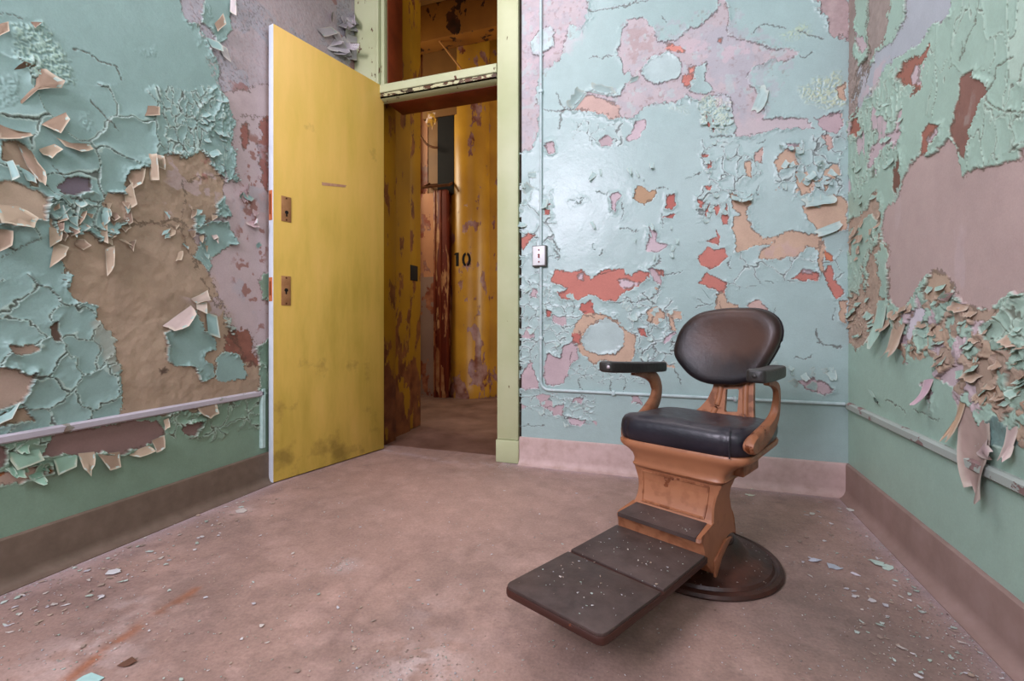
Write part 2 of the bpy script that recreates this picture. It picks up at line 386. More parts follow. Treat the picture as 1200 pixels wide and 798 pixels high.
for (py0, py1) in ((223, 258), (325, 353)):
    z1, z0 = zedge(py0), zedge(py1)
    bm = bmesh.new(); yc = -DT/2
    box(bm, DW+0.0015, DW+0.005, yc-0.014, yc+0.014, z0, z1, 0.0008)
    p = obj('lock_edge_plate', bm, M_plate2, door, 40)
    bm = bmesh.new(); box(bm, DW+0.004, DW+0.0058, yc-0.006, yc+0.006, z0+0.03, z1-0.02)
    obj('bolt_slot', bm, M_redbrown, p)
a = on_door(377, 213); c = on_door(406, 219)
bm = bmesh.new(); slab(bm, [(a[0], a[1]-0.002), (a[0]-0.002, a[1]-0.02), (c[0]+0.01, c[1]-0.005), (c[0], c[1]+0.010)], 1, 0.0, 0.0012)
obj('tape_residue', bm, mottled('tape_glue', [(0.3, rgb(160, 116, 90)), (0.7, rgb(190, 150, 120))], scale=40, rough=0.8), door)
for hz in (0.30, 1.2, 2.12):
    bm = bmesh.new(); b2 = bmesh.new(); lathe(b2, [(0.004, 0), (0.009, 0.003), (0.009, 0.097), (0.004, 0.1)], 14)
    merge(bm, b2, 0, Matrix.Translation((-0.004, -0.036, hz)))
    obj('hinge', bm, M_rust, door, 40)

# ---------------- vestibule and corridor beyond
CZ = 4.25
bm = bmesh.new(); box(bm, -2.02, -1.900, YB+0.21, 3.19, 0, CZ)
struct('wall_vestibule_left', bm, M_och)
bm = bmesh.new(); box(bm, -2.06, -1.915, 3.20, 3.385, 0, CZ, 0.012, 3)
struct('trim_vestibule_pilaster', bm, M_och, 40)
bm = bmesh.new(); box(bm, -2.06, -1.93, 3.187, 3.203, 0, CZ)
struct('trim_vestibule_groove', bm, M_redbrown)
bm = bmesh.new(); box(bm, -0.90, -0.80, YB+0.2, 3.43, 0, CZ)
struct('wall_vestibule_right', bm, M_och)
bm = bmesh.new(); box(bm, -4.3, -2.05, 3.32, 3.38, 0, CZ); struct('wall_corridor_near_left', bm, M_och)
bm = bmesh.new(); box(bm, -0.90, 1.2, 3.36, 3.43, 0, CZ); struct('wall_corridor_near_right', bm, M_och)
bm = bmesh.new(); box(bm, -2.1, 1.3, 4.93, 5.03, 0, CZ); struct('wall_corridor_far_right', bm, M_och2)
bm = bmesh.new(); box(bm, -4.3, -2.78, 4.70, 4.80, 0, CZ); box(bm, -2.65, -2.2, 4.72, 4.80, 3.13, CZ)
struct('wall_corridor_far_left', bm, M_brownwall)
bm = bmesh.new(); box(bm, -4.4, -4.3, 3.3, 5.1, 0, CZ); struct('wall_corridor_end_left', bm, M_och)
bm = bmesh.new(); box(bm, 1.2, 1.3, 3.3, 5.1, 0, CZ); struct('wall_corridor_end_right', bm, M_och)
bm = bmesh.new(); box(bm, -4.4, 1.3, YB+0.15, 7.0, CZ, CZ+0.1); struct('ceiling_corridor', bm, M_brownwall)
bm = bmesh.new(); box(bm, -4.4, 1.3, YB+0.10, 7.0, -0.08, 0.0); struct('floor_corridor', bm, M_corfloor)
bm = bmesh.new(); box(bm, -2.9, -2.62, 4.8, 6.6, 0, CZ); box(bm, -2.62, -1.6, 6.5, 6.6, 0, CZ); box(bm, -1.7, -1.6, 5.03, 6.5, 0, CZ)
struct('wall_far_room', bm, M_pinkdoor)
# beam with flaking orange paint high up behind the transom
bm = bmesh.new(); pa = on_y(460, 14, 4.5); pb = on_y(600, -6, 4.5)
box(bm, -3.4, 1.2, 4.50, 4.72, 3.86, CZ, 0.01)
struct('trim_corridor_beam', bm, peeling('orange_beam_paint', rgb(150, 98, 36), rgb(120, 74, 28), (rgb(70, 34, 14), rgb(40, 22, 10)), thr=0.58, scale=7), 40)
# rounded amber column between the rooms, stencilled 10
cc = np.array([-2.15, 4.935]); cr = 0.228
bm = bmesh.new(); lathe(bm, [(cr+0.012, 0), (cr+0.012, 0.14), (cr, 0.16), (cr, CZ)], 56, (cc[0], cc[1], 0))
colm = struct('trim_corridor_column', bm, M_och2, 40)
bm = bmesh.new(); box(bm, -1.95, 1.2, 4.915, 4.935, 0, 0.17, 0.004); struct('baseboard_corridor', bm, M_och2, 40)
def on_col(px, py):
    d = ray(px, py); o = -cc; A = d[0]**2+d[1]**2; B = 2*(o[0]*d[0]+o[1]*d[1]); Cq = o[0]**2+o[1]**2-(cr+0.0015)**2
    k = (-B-math.sqrt(max(B*B-4*A*Cq, 0)))/(2*A); return np.array([d[0]*k, d[1]*k, CH+d[2]*k])
def col_strip(poly_px):
    P = [on_col(*p) for p in poly_px]
    return P
bm = bmesh.new()
def quad_strip(bm, A, B):
    va = [bm.verts.new(tuple(p)) for p in A]; vb = [bm.verts.new(tuple(p)) for p in B]
    for i in range(len(va)-1): bm.faces.new((va[i], va[i+1], vb[i+1], vb[i]))
quad_strip(bm, [on_col(534.2, y) for y in (296, 304, 312)], [on_col(537.6, y) for y in (296, 304, 312)])
quad_strip(bm, [on_col(532.4, y) for y in (299.5, 297.5)], [on_col(534.4, y) for y in (298.5, 296)])
for a0, a1 in ((-78, 78), (102, 258)):
    A, B = [], []
    for k in range(15):
        a = math.radians(a0+(a1-a0)*k/14)
        A.append(on_col(546.6+5.2*math.cos(a), 304+8.4*math.sin(a))); B.append(on_col(546.6+2.4*math.cos(a), 304+5.4*math.sin(a)))
    quad_strip(bm, A, B)
num = obj('stencilled_number', bm, M_black, colm)
# red flaking casing of the far doorway, pink door within, hopper transom above
bm = bmesh.new(); box(bm, -2.495, -2.33, 4.68, 4.80, 0, 2.30, 0.006); struct('trim_far_door_casing', bm, M_redframe, 40)
bm = bmesh.new(); box(bm, -2.415, -2.40, 4.672, 4.69, 0, 2.30); box(bm, -2.475, -2.466, 4.672, 4.69, 0, 2.3); struct('trim_far_door_bead', bm, M_redbrown)
bm = bmesh.new(); box(bm, -2.80, -2.48, 4.76, 4.82, 0.0, 1.35); struct('trim_far_door_dado', bm, peeling('grey_pink_dado', rgb(150, 122, 104), rgb(132, 104, 90), (rgb(170, 110, 76), rgb(120, 60, 40)), thr=0.56, scale=6))
bm = bmesh.new(); box(bm, -2.80, -2.48, 4.77, 4.84, 1.35, 2.30); struct('trim_far_door_upper_panel', bm, M_pinkdoor)
bm = bmesh.new(); box(bm, -2.63, -2.2, 4.80, 4.86, 2.25, 3.2); struct('trim_far_transom_board', bm, M_brownwall)
bm = bmesh.new(); A = on_y(513, 216, 4.74); B = on_y(530, 128, 4.74); box(bm, A[0], B[0]+0.02, 4.735, 4.80, 2.26, B[2]+0.1); struct('trim_far_transom_opening', bm, M_black)
hop = empty('hopper_transom_window', (-2.45, 4.66, 2.34)); hop['kind'] = 'structure'
tag(hop, 'tilted rusty mesh transom over the far corridor doorway', 'transom window')
hop.rotation_euler = (math.radians(-62), 0, 0)
bm = bmesh.new()
for (x0, x1, y0, y1) in ((-0.17, 0.17, -0.02, 0.0), (-0.17, 0.17, 0.24, 0.26), (-0.17, -0.15, 0, 0.24), (0.15, 0.17, 0, 0.24)):
    box(bm, x0, x1, -0.012, 0.012, y0, y1)
obj('sash', bm, M_rust, hop)
bm = bmesh.new()
for k in range(9): box(bm, -0.15, 0.15, -0.002, 0.002, 0.015+k*0.026, 0.018+k*0.026)
for k in range(12): box(bm, -0.14+k*0.026, -0.137+k*0.026, -0.002, 0.002, 0, 0.24)
obj('wire_mesh', bm, M_rust, hop)
bm = bmesh.new(); P = [on_y(*p, 4.68) for p in ((493, 160), (499, 168), (506, 172), (513, 173))]; tube(bm, catmull(P, 5), 0.012)
pipe = obj('stay_chain', bm, M_rust, hop); bpy.context.view_layer.update(); pipe.matrix_parent_inverse = hop.matrix_world.inverted()
# strike box on the pilaster and the cord behind the transom
bm = bmesh.new(); P = on_x(484, 320, -1.918); box(bm, -1.925, -1.908, P[1]-0.06, P[1]+0.06, P[2]-0.06, P[2]+0.06, 0.004)
s = obj('strike_box', bm, M_black, None, 40); tag(s, 'small black metal strike box on the corridor pilaster', 'door strike')
bm = bmesh.new(); tube(bm, [on_y(488, 15, 4.55), on_y(515, 48, 4.55), on_y(543, 84, 4.55), on_y(570, 116, 4.55)], 0.010)
s = obj('diagonal_cord', bm, mottled('pale_cord', [(0.3, rgb(170, 116, 60)), (0.7, rgb(196, 140, 80))], rough=0.6)); tag(s, 'thin diagonal cord seen through the opening above the door', 'cord')
# peeling paint tatters hanging from the door head
rnd = random.Random(4)
def tatter(px, py, Y, w, l, m_, name, lab):
    bm = bmesh.new(); P = on_y(px, py, Y)
    for k in range(5):
        x = P[0]+rnd.uniform(-w, w); pts = []
        for s_ in range(6):
            f = s_/5; pts.append((x+0.01*math.sin(6*f+k), Y+rnd.uniform(-.01, .01)+0.03*f*f*math.sin(k*2.1), P[2]-l*f*rnd.uniform(.6, 1)))
        ws = [0.012*(1-0.7*abs(2*i/5-0.7)) for i in range(6)]
        A = [bm.verts.new((p[0]-q, p[1], p[2])) for p, q in zip(pts, ws)]; B = [bm.verts.new((p[0]+q, p[1]+q*0.6, p[2]-q*0.3)) for p, q in zip(pts, ws)]
        for i in range(5): bm.faces.new((A[i], A[i+1], B[i+1], B[i]))
    o = obj(name, bm, m_, None, 60); tag(o, lab, None, kind='stuff'); o.parent = head
tatter(505, 132, YB+0.20, 0.035, 0.11, M_och2, 'paint_tatters', 'amber paint tatters hanging under the red-brown door head')
# ================================================================ room shell with flaking paint
M_wall = attr_mat('flaking_wall_paint', rough=0.5, spec=0.42, var=0.06, vscale=14, var2=0.06, vscale2=160, bump=0.22, bscale=120, bdist=0.002, rough_attr=True)
M_flap = attr_mat('curled_paint', rough=0.6, spec=0.2, var=0.05, vscale=30, bump=0.1)
PAL = {}
def band(lo, hi, step):
    n = max(2, int(round((hi-lo)/step))+1); return np.linspace(lo, hi, n)
def axis(*segs):
    out = []
    for s in segs:
        a = band(*s); out.append(a if not out else a[1:])
    return np.concatenate(out)

class Wall:
    def __init__(s, name, plane, value, hs, zs, seed, pal, lift, teal, gloss=0.5, minrag=5.5, uw=0.0045):
        s.minrag = minrag; s.uw = uw
        s.name, s.plane, s.val, s.seed, s.pal = name, plane, value, seed, pal
        s.h, s.z = np.meshgrid(hs, zs)
        X = s.h if plane == 'y' else np.full_like(s.h, value)
        Y = np.full_like(s.h, value) if plane == 'y' else s.h
        cx_ = X*CA+Y*SA; cz_ = -X*SA+Y*CA; ok = cz_ > 0.35
        czs = np.where(ok, cz_, 0.35)
        s.sc = czs/FPX                                     # metres per photo pixel (across the ray)
        s.px = np.where(ok, CXP+FPX*cx_/czs, -900.0); s.py = np.where(ok, HYP-FPX*(s.z-CH)/czs, -900.0)
        s.X, s.Y = X, Y
        s.n = {'y': np.array([0, -1.0, 0]), 'xl': np.array([1.0, 0, 0]), 'xr': np.array([-1.0, 0, 0])}[plane]
        a, b = s.h, s.z
        w1 = fbm(a*22, b*22, seed+1, 4)-0.5; w2 = fbm(a*22, b*22, seed+2, 4)-0.5
        w3 = fbm(a*75, b*75, seed+3, 2)-0.5; w4 = fbm(a*75, b*75, seed+4, 2)-0.5
        w5 = vn(a*190, b*190, seed+5)-0.5; w6 = vn(a*190, b*190, seed+6)-0.5
        w7 = vn(a*11, b*11, seed+7)-0.5; w8 = vn(a*11, b*11, seed+8)-0.5
        s.wx, s.wy = w1*1.2+w3*0.6+w5*0.28+w7*0.9, w2*1.2+w4*0.6+w6*0.28+w8*0.9
        s.col = np.zeros(s.h.shape+(3,)); s.col[:] = lin(teal)
        s.lev = np.full(s.h.shape, 2.5)                    # height of the layer, mm
        s.dmin = np.full(s.h.shape, 0.2)                   # metres to the nearest torn edge
        s.top = np.ones(s.h.shape, bool); s.rgh = np.full(s.h.shape, gloss); s.gloss = gloss
        s.ext = np.zeros(s.h.shape); s.dirt = np.zeros(s.h.shape); s.lift = lift; s.teal = lin(teal)
    def d(s, poly, rag=7.0):
        return sdf(poly, s.px+s.wx*rag, s.py+s.wy*rag, 40.0)
    def layer(s, key, poly, rag=7.0, var=0.10, vs=14.0, rough_h=0.0, rs=60.0):
        """expose an under-coat (or leave an island of top coat when key is 'teal*')."""
        rag = max(rag*1.15, s.minrag); d = s.d(poly, rag); m = d < 0; c = lin(s.pal[key])
        f = fbm(s.h*vs, s.z*vs, s.seed+hash_(key), 4)-0.5
        top = key.startswith('teal')
        cc = c[None, :]*(1+f[m][:, None]*2*var)
        s.col[m] = cc; s.top[m] = top; s.lev[m] = 2.5 if top else {'tan': 0.9, 'red': 0.5}.get(key.split('_')[0], 0.0)
        s.rgh[m] = s.gloss if top else 0.8
        s.dmin = np.minimum(s.dmin, np.abs(d)*s.sc)
        s.ext[m] = 0
        if rough_h:
            g = fbm(s.h*rs, s.z*rs, s.seed+77, 4); s.ext[m] = (g[m]-0.5)*rough_h
    def rough(s, poly, amp, fs, tint=None, thr=0.5, soft=8):
        """crumbling surface: lumps and pits, optional tint of the crumbs."""
        d = s.d(poly, 10.0); k = 1-sst(-soft, 0, d); g = fbm(s.h*fs, s.z*fs, s.seed+91, 4)
        r = np.abs(g-0.5)*2; r = 1-r
        s.ext += k*amp*(sst(0.55, 0.95, r))
        if tint is not None:
            q = (k*sst(0.75, 0.97, r))[..., None]*0.7; s.col = s.col*(1-q)+lin(tint)*q
    def mottle(s, poly, key, fs, thr=0.55, amt=1.0, stretch=1.0, soft=10):
        d = s.d(poly, 8.0); k = 1-sst(-soft, 0, d); g = fbm(s.h*fs, s.z*fs*stretch, s.seed+hash_(key)+5, 5)
        q = (k*sst(thr, thr+0.03, g)*amt)[..., None]; s.col = s.col*(1-q)+lin(s.pal[key])*q
    def cracks(s, poly, cell, gap, lift, sx_=1.0, sy_=1.0, warp=0.35, seed=0, only_top=True, crack_col='crack', soft=6, drop=0.0, dropkey=None, tilt=0.0):
        """a net of cracks; the cells between them cup away from the wall."""
        d = s.d(poly, 10.0); k = 1-sst(-soft, 0, d)
        mm = k > 0.01
        if not mm.any(): return
        a = (s.h[mm]/cell)*sx_; b = (s.z[mm]/cell)*sy_
        wa = fbm(a*1.7, b*1.7, s.seed+seed+5, 3)-0.5; wb = fbm(a*1.7, b*1.7, s.seed+seed+6, 3)-0.5
        f1, f2, cid, gx, gy = voro(a+wa*warp*2, b+wb*warp*2, s.seed+seed)
        e = (f2-f1)*cell*0.5
        kk = k[mm]*(s.top[mm] if only_top else 1.0)
        amp = lift*(0.25+1.5*cid)
        up = amp*np.exp(-e/(0.10*cell))*kk
        if tilt: up += kk*tilt*(gx*np.cos(cid*40)+gy*np.sin(cid*40)+0.3)
        ck = (e < gap*(0.15+0.9*fbm(a*2.3+9, b*2.3, s.seed+8, 2)*1.3)) & (kk > 0.4)
        ex = s.ext[mm]+up; ex[ck] = -1.5; s.ext[mm] = ex
        c = s.col[mm]; c[ck] = c[ck]*0.35+0.65*lin(s.pal[crack_col])
        lt = (e < gap*1.6+0.0016) & ~ck & (kk > 0.4); c[lt] = c[lt]*0.68+0.32*lin(s.pal['edge'])
        if drop > 0:
            dr = (cid < drop) & (kk > 0.4) & (e > gap); c[dr] = lin(s.pal[dropkey])*(0.9+0.2*fbm(a*3, b*3, 3)[dr][:, None])
            ex = s.ext[mm]; ex[dr] = -1.0; s.ext[mm] = ex
        s.col[mm] = c
    def chips(s, poly, cell, keys, lift, seed=0, warp=0.4, sx_=1, sy_=1, tilt=6.0):
        """a crowd of loose chips of every coat, each tilted its own way."""
        d = s.d(poly, 10.0); mm = d < 0
        if not mm.any(): return
        a = (s.h[mm]/cell)*sx_; b = (s.z[mm]/cell)*sy_
        wa = fbm(a*1.5, b*1.5, s.seed+seed+5, 3)-0.5; wb = fbm(a*1.5, b*1.5, s.seed+seed+6, 3)-0.5
        f1, f2, cid, gx, gy = voro(a+wa*warp*2, b+wb*warp*2, s.seed+seed)
        C = np.array([lin(s.pal[q]) for q in keys]); ix = np.minimum((cid*997 % 1.0*len(keys)).astype(int), len(keys)-1)
        c = C[ix]*(0.86+0.28*((cid*371) % 1.0))[:, None]
        e = (f2-f1)*cell*0.5
        ck = e < 0.0016; c[ck] = c[ck]*0.55+0.45*lin(s.pal['crack'])
        s.col[mm] = c; s.top[mm] = False
        s.ext[mm] = lift*((cid*53) % 1.0) + tilt*(gx*np.cos(cid*60)+gy*np.sin(cid*60)) - np.where(ck, 2.5, 0.0)
        s.lev[mm] = 2.5; s.rgh[mm] = 0.6; s.dmin = np.where(mm, 0.2, s.dmin)
    def hair(s, pts, wpx=0.8, lift=2.0, key='crack'):
        """single crack line (pixel polyline)."""
        P = catmull(pts, 4); X = s.px+s.wx*5; Y = s.py+s.wy*5; P = np.array(P)
        m = (X > P[:, 0].min()-9) & (X < P[:, 0].max()+9) & (Y > P[:, 1].min()-9) & (Y < P[:, 1].max()+9)
        if not m.any(): return
        x, y = X[m], Y[m]; d = np.full(x.shape, 1e9)
        for (ax, ay), (bx, by) in zip(P[:-1], P[1:]):
            ex, ey = bx-ax, by-ay; t = np.clip(((x-ax)*ex+(y-ay)*ey)/(ex*ex+ey*ey+1e-9), 0, 1)
            d = np.minimum(d, np.hypot(x-ax-t*ex, y-ay-t*ey))
        ck = d < wpx; c = s.col[m]; c[ck] = c[ck]*0.3+0.7*lin(s.pal[key]); s.col[m] = c
        e = s.ext[m]+lift*np.exp(-d/4.0); e[ck] -= lift+1.0; s.ext[m] = e
    def build(s, mat):
        nl = fbm(s.h*9, s.z*9, s.seed+55, 3)
        up = s.lift*(0.08+1.9*sst(0.38, 0.72, nl))*np.exp(-s.dmin/0.011)*s.top
        Hh = s.lev+up+s.ext+(fbm(s.h*5, s.z*5, s.seed+56, 3)-0.5)*3.0+(fbm(s.h*60, s.z*60, s.seed+57, 3)-0.5)*0.5
        nz = fbm(s.h*40, s.z*40, s.seed+66, 2)
        rim = s.top & (s.dmin < 0.0024) & (nz > 0.42)
        c = s.col; c[rim] = c[rim]*0.6+lin(s.pal['edge'])*0.4
        und = (s.lev < 2) & (s.dmin < s.uw) & (nz < 0.66); c[und] = c[und]*0.4+lin(s.pal['crack'])*0.6  # dark line along torn edges: lifted-edge shade and dirt put into the colour
        c *= (0.94+0.12*fbm(s.h*1.6, s.z*1.6, s.seed+60, 3))[..., None]
        Hm = np.maximum(Hh, -2.5)*0.001
        s.Hm = Hm
        pts = np.stack([s.X+s.n[0]*Hm, s.Y+s.n[1]*Hm, s.z], -1)
        cols = np.concatenate([np.clip(c, 0, 1), s.rgh[..., None]], -1)
        o = grid_mesh(s.name, pts, cols, mat, None, True, flip=(s.plane == 'xl'))
        o['kind'] = 'structure'; s.ob = o
        return o
    def at(s, px, py):
        return on_y(px, py, s.val) if s.plane == 'y' else on_x(px, py, s.val)
def hash_(k): return sum(ord(c)*(i+3) for i, c in enumerate(k)) % 997

def flap_mesh(W, A, B, T, lift, curl, cf, cb, taper, seed, V, F, C, ns=9, nt=6, wav=0.10):
    """a torn tongue of paint: hinged on A-B (pixels), once reaching T, now curled off the wall."""
    r = random.Random(seed)
    a, b, t_ = W.at(*A), W.at(*B), W.at(*T); n = W.n
    mid = (a+b)/2; hx = b-a; wd = np.linalg.norm(hx); hx = hx/(wd+1e-9)
    dirv = t_-mid; skew = dirv@hx; dirv = dirv-hx*skew; Ln = np.linalg.norm(dirv)+1e-9; dirv /= Ln
    off0 = 0.0025
    base = len(V); th0 = math.radians(lift); cu = math.radians(curl)
    prof = []; pa = pn = 0.0
    for i in range(ns):
        prof.append((pa, pn)); th = th0+cu*((i+0.5)/(ns-1))
        pa += math.cos(th)*Ln/(ns-1); pn += math.sin(th)*Ln/(ns-1)
    jag = [1+r.uniform(-.22, .18) for _ in range(nt)]; ph = r.uniform(0, 6)
    rows = []
    for side, col in ((0, cf), (1, cb)):
        for i in range(ns):
            s_ = i/(ns-1)
            for j in range(nt):
                u = j/(nt-1)-0.5; w = wd*(1-taper*s_**1.3)*(1+0.12*math.sin(ph+s_*7+3*u))
                k = i*(jag[j] if i > ns*0.55 else 1.0); k = min(k, ns-1.0); i0 = int(k); f = k-i0; i1 = min(i0+1, ns-1)
                qa = prof[i0][0]*(1-f)+prof[i1][0]*f; qn = prof[i0][1]*(1-f)+prof[i1][1]*f
                qn += wav*Ln*s_*0.35*math.sin(u*5+ph+s_*2)
                q = mid+hx*(u*w+skew*s_)+dirv*qa+n*(off0+max(qn, -0.001)-(0.0007 if side else 0.0))
                V.append(q); e = 1.0 if (i == ns-1 or j in (0, nt-1)) else 0.0
                cc = lin(col)*(0.92+0.16*r.random())
                C.append(tuple(np.clip(cc*(1-0.35*e)+0.35*e*lin((226, 222, 205)), 0, 1))+(0.6,))
        o_ = base+side*ns*nt
        for i in range(ns-1):
            for j in range(nt-1):
                q = [o_+i*nt+j, o_+i*nt+j+1, o_+(i+1)*nt+j+1, o_+(i+1)*nt+j]
                F.append(q if side == 0 else q[::-1])
def fold_mesh(W, poly, cf, cb, V, F, C, seed=0):
    """a creased flake folded off the wall: outline (pixel x, pixel y, mm off the wall), tan side out."""
    r = random.Random(seed); n = W.n; base = len(V)
    pts = []
    m = len(poly)
    for i, (x, y, o) in enumerate(poly):
        x2, y2, o2 = poly[(i+1) % m]
        pts.append((x, y, o, 1)); pts.append(((x+x2)/2+r.uniform(-.8, .8), (y+y2)/2+r.uniform(-.8, .8), (o+o2)/2*r.uniform(.8, 1.15), 1))
    cx_ = sum(p[0] for p in pts)/len(pts); cy_ = sum(p[1] for p in pts)/len(pts); co = sum(p[2] for p in pts)/len(pts)
    inner = [((x*0.72+cx_*0.28), (y*0.72+cy_*0.28), (o*0.72+co*0.28)*r.uniform(.75, 1.1), 0) for x, y, o, _ in pts]
    allp = pts+inner+[(cx_, cy_, co*1.1, 0)]; k = len(pts)
    for side, col in ((0, cf), (1, cb)):
        for x, y, o, e in allp:
            q = W.at(x, y)+n*(0.004+o*0.001-(0.0008 if side else 0)); V.append(q)
            free = e and o > 9
            cc = lin(col)*r.uniform(.92, 1.06); C.append(tuple(np.clip(cc*(1-0.5*free)+0.5*free*lin((214, 204, 180)), 0, 1))+(0.6,))
        b = base+side*len(allp)
        for i in range(k):
            j = (i+1) % k; q = [(b+i, b+j, b+k+j, b+k+i), (b+k+i, b+k+j, b+2*k)]
            for f in q: F.append(f if side == 0 else f[::-1])
def flap_obj(name, V, F, C, mat, label, cat, group=None, kind=None, parent=None):
    me = bpy.data.meshes.new(name); me.from_pydata([tuple(map(float, v)) for v in V], [], F); me.update()
    a = me.color_attributes.new('col', 'FLOAT_COLOR', 'POINT'); a.data.foreach_set('color', np.array(C, np.float32).reshape(-1))
    for p in me.polygons: p.use_smooth = True
    me.materials.append(mat); o = bpy.data.objects.new(name, me); COL.objects.link(o)
    if parent: o.parent = parent; cat = None
    tag(o, label, cat, group, kind); return o
def scatter_flaps(W, poly, n, size, dirs, pairs, seed, V, F, C, lift=(5, 40), curl=(30, 150), taper=(0.2, 0.8), asp=(0.5, 1.3)):
    r = random.Random(seed); P = np.array(poly, float); k = 0; tries = 0
    while k < n and tries < n*40:
        tries += 1
        x = r.uniform(P[:, 0].min(), P[:, 0].max()); y = r.uniform(P[:, 1].min(), P[:, 1].max())
        if sdf(poly, np.array([x]), np.array([y]))[0] > 0: continue
        sz = r.uniform(*size); a = math.radians(r.choice(dirs)+r.uniform(-35, 35)); dx, dy = math.cos(a), math.sin(a)
        w = sz*r.uniform(*asp)/2; cf, cb = r.choice(pairs)
        flap_mesh(W, (x-dy*w, y+dx*w), (x+dy*w, y-dx*w), (x+dx*sz, y+dy*sz), r.uniform(*lift), r.uniform(*curl), cf, cb, r.uniform(*taper), seed*1000+k, V, F, C)
        k += 1

# ---------------------------------------------------------------- left wall
TL = (138, 166, 160)
PL = dict(teal=TL, teal_low=(124, 150, 130), tan=(162, 140, 118), tan_light=(180, 158, 136), tan_pink=(172, 148, 132), grey=(168, 164, 170), pink=(184, 166, 166), pink_dust=(184, 164, 164), red=(152, 100, 90), red_brown=(140, 92, 78), mauve=(130, 104, 98), hole=(112, 100, 108), rust=(150, 84, 34), crack=(88, 74, 60), edge=(206, 222, 208), crumb=(188, 204, 176), dark=(96, 76, 64))
WL = Wall('wall_left', 'xl', XL, axis((YF, 0.72, 0.04), (0.72, 2.70, 0.0032)), axis((0.0, 0.12, 0.03), (0.12, 2.95, 0.0032), (2.95, CEIL, 0.03)), 101, PL, 9.0, TL)
w = WL
w.layer('grey', [(198, -60), (212, 12), (222, 26), (236, 30), (240, 50), (250, 60), (256, 80), (256, 97), (262, 110), (272, 140), (320, 140), (440, 130), (450, -60)], 8, 0.12, 20, 1.6, 90)
w.mottle([(200, -60), (450, -60), (450, 140), (262, 140)], 'dark', 110, 0.60, 0.45, 1.0, 4)
w.mottle([(240, -40), (450, -60), (450, 130), (280, 130)], 'pink', 5, 0.52, 0.6)
w.mottle([(200, -60), (450, -60), (450, 140), (262, 140)], 'pink_dust', 90, 0.62, 0.6, 1.0, 4)
w.mottle([(256, -60), (450, -60), (450, 130), (270, 130)], 'red', 9, 0.66, 0.7)
w.layer('pink', [(262, 108), (330, 95), (330, 440), (290, 425), (265, 372), (240, 335), (225, 300), (215, 270), (215, 215), (258, 200), (268, 170)], 8, 0.08, 16, 0.8, 70)
w.layer('tan', [(150, 197), (165, 200), (178, 190), (195, 183), (215, 184), (225, 172), (240, 178), (252, 200), (262, 212), (258, 235), (255, 252), (235, 262), (215, 272), (190, 262), (180, 258), (150, 262), (147, 235), (148, 215)], 8, 0.16, 30, 5.0, 55)
w.mottle([(190, 180), (262, 200), (258, 250), (190, 262)], 'pink_dust', 18, 0.55, 0.6)
w.mottle([(222, 180), (258, 185), (255, 215), (225, 215)], 'red', 20, 0.52, 0.7)
w.layer('tan', [(62, 285), (75, 319), (79, 340), (86, 356), (114, 360), (115, 371), (132, 388), (137, 415), (141, 440), (144, 490), (230, 478), (316, 462), (312, 432), (300, 428), (288, 420), (264, 380), (252, 330), (240, 300), (225, 268), (215, 262), (190, 258), (150, 255), (135, 266), (118, 282), (105, 270), (70, 270)], 8, 0.16, 12, 5.5, 26)
w.mottle([(70, 280), (250, 270), (300, 470), (140, 490)], 'tan_light', 4, 0.56, 0.35)
w.mottle([(180, 270), (300, 270), (312, 400), (230, 380), (190, 330)], 'pink', 6, 0.45, 0.8, 1.0, 25)
w.layer('red_brown', [(264, 390), (285, 384), (300, 398), (298, 430), (288, 425), (278, 410), (262, 410)], 9, 0.25, 30)
w.layer('red', [(284, 145), (291, 146), (293, 165), (286, 173), (282, 158)], 4)
w.layer('red', [(303, 140), (316, 130), (316, 228), (309, 222), (306, 190)], 8, 0.2, 30)
w.mottle([(275, 150), (316, 150), (316, 430), (270, 340)], 'red_brown', 22, 0.64, 0.8)
w.mottle([(275, 150), (316, 150), (316, 400), (270, 340)], 'grey', 8, 0.60, 0.6)
# islands of green left standing
w.layer('teal', [(240, -60), (274, -60), (271, 12), (268, 22), (268, 38), (256, 50), (246, 34), (236, 26), (238, 10)], 5)
w.layer('teal', [(260, 112), (268, 116), (272, 150), (276, 178), (275, 214), (264, 216), (261, 180), (258, 140)], 7)
w.layer('teal', [(189, 390), (198, 386), (212, 380), (222, 366), (232, 368), (236, 385), (250, 398), (249, 412), (240, 415), (240, 425), (253, 430), (252, 438), (236, 446), (222, 432), (205, 430), (196, 420), (194, 405)], 4)
w.layer('teal', [(254, 420), (262, 411), (278, 413), (285, 425), (289, 440), (280, 447), (265, 450), (254, 442)], 4)
w.layer('teal', [(226, 247), (238, 250), (239, 262), (250, 256), (268, 258), (272, 275), (279, 286), (262, 290), (250, 300), (246, 317), (236, 308), (226, 303), (235, 290), (240, 275), (228, 268)], 5)
w.layer('teal', [(262, 226), (269, 254), (255, 253), (254, 240)], 3)
w.layer('teal_low', [(301, 405), (320, 396), (320, 464), (303, 464)], 5)
w.layer('teal_low', [(302, 322), (316, 318), (316, 352), (306, 350)], 5)
w.layer('teal', [(190, 150), (215, 150), (243, 110), (250, 100), (256, 120), (246, 150), (240, 170), (226, 180), (214, 188), (200, 178)], 7)
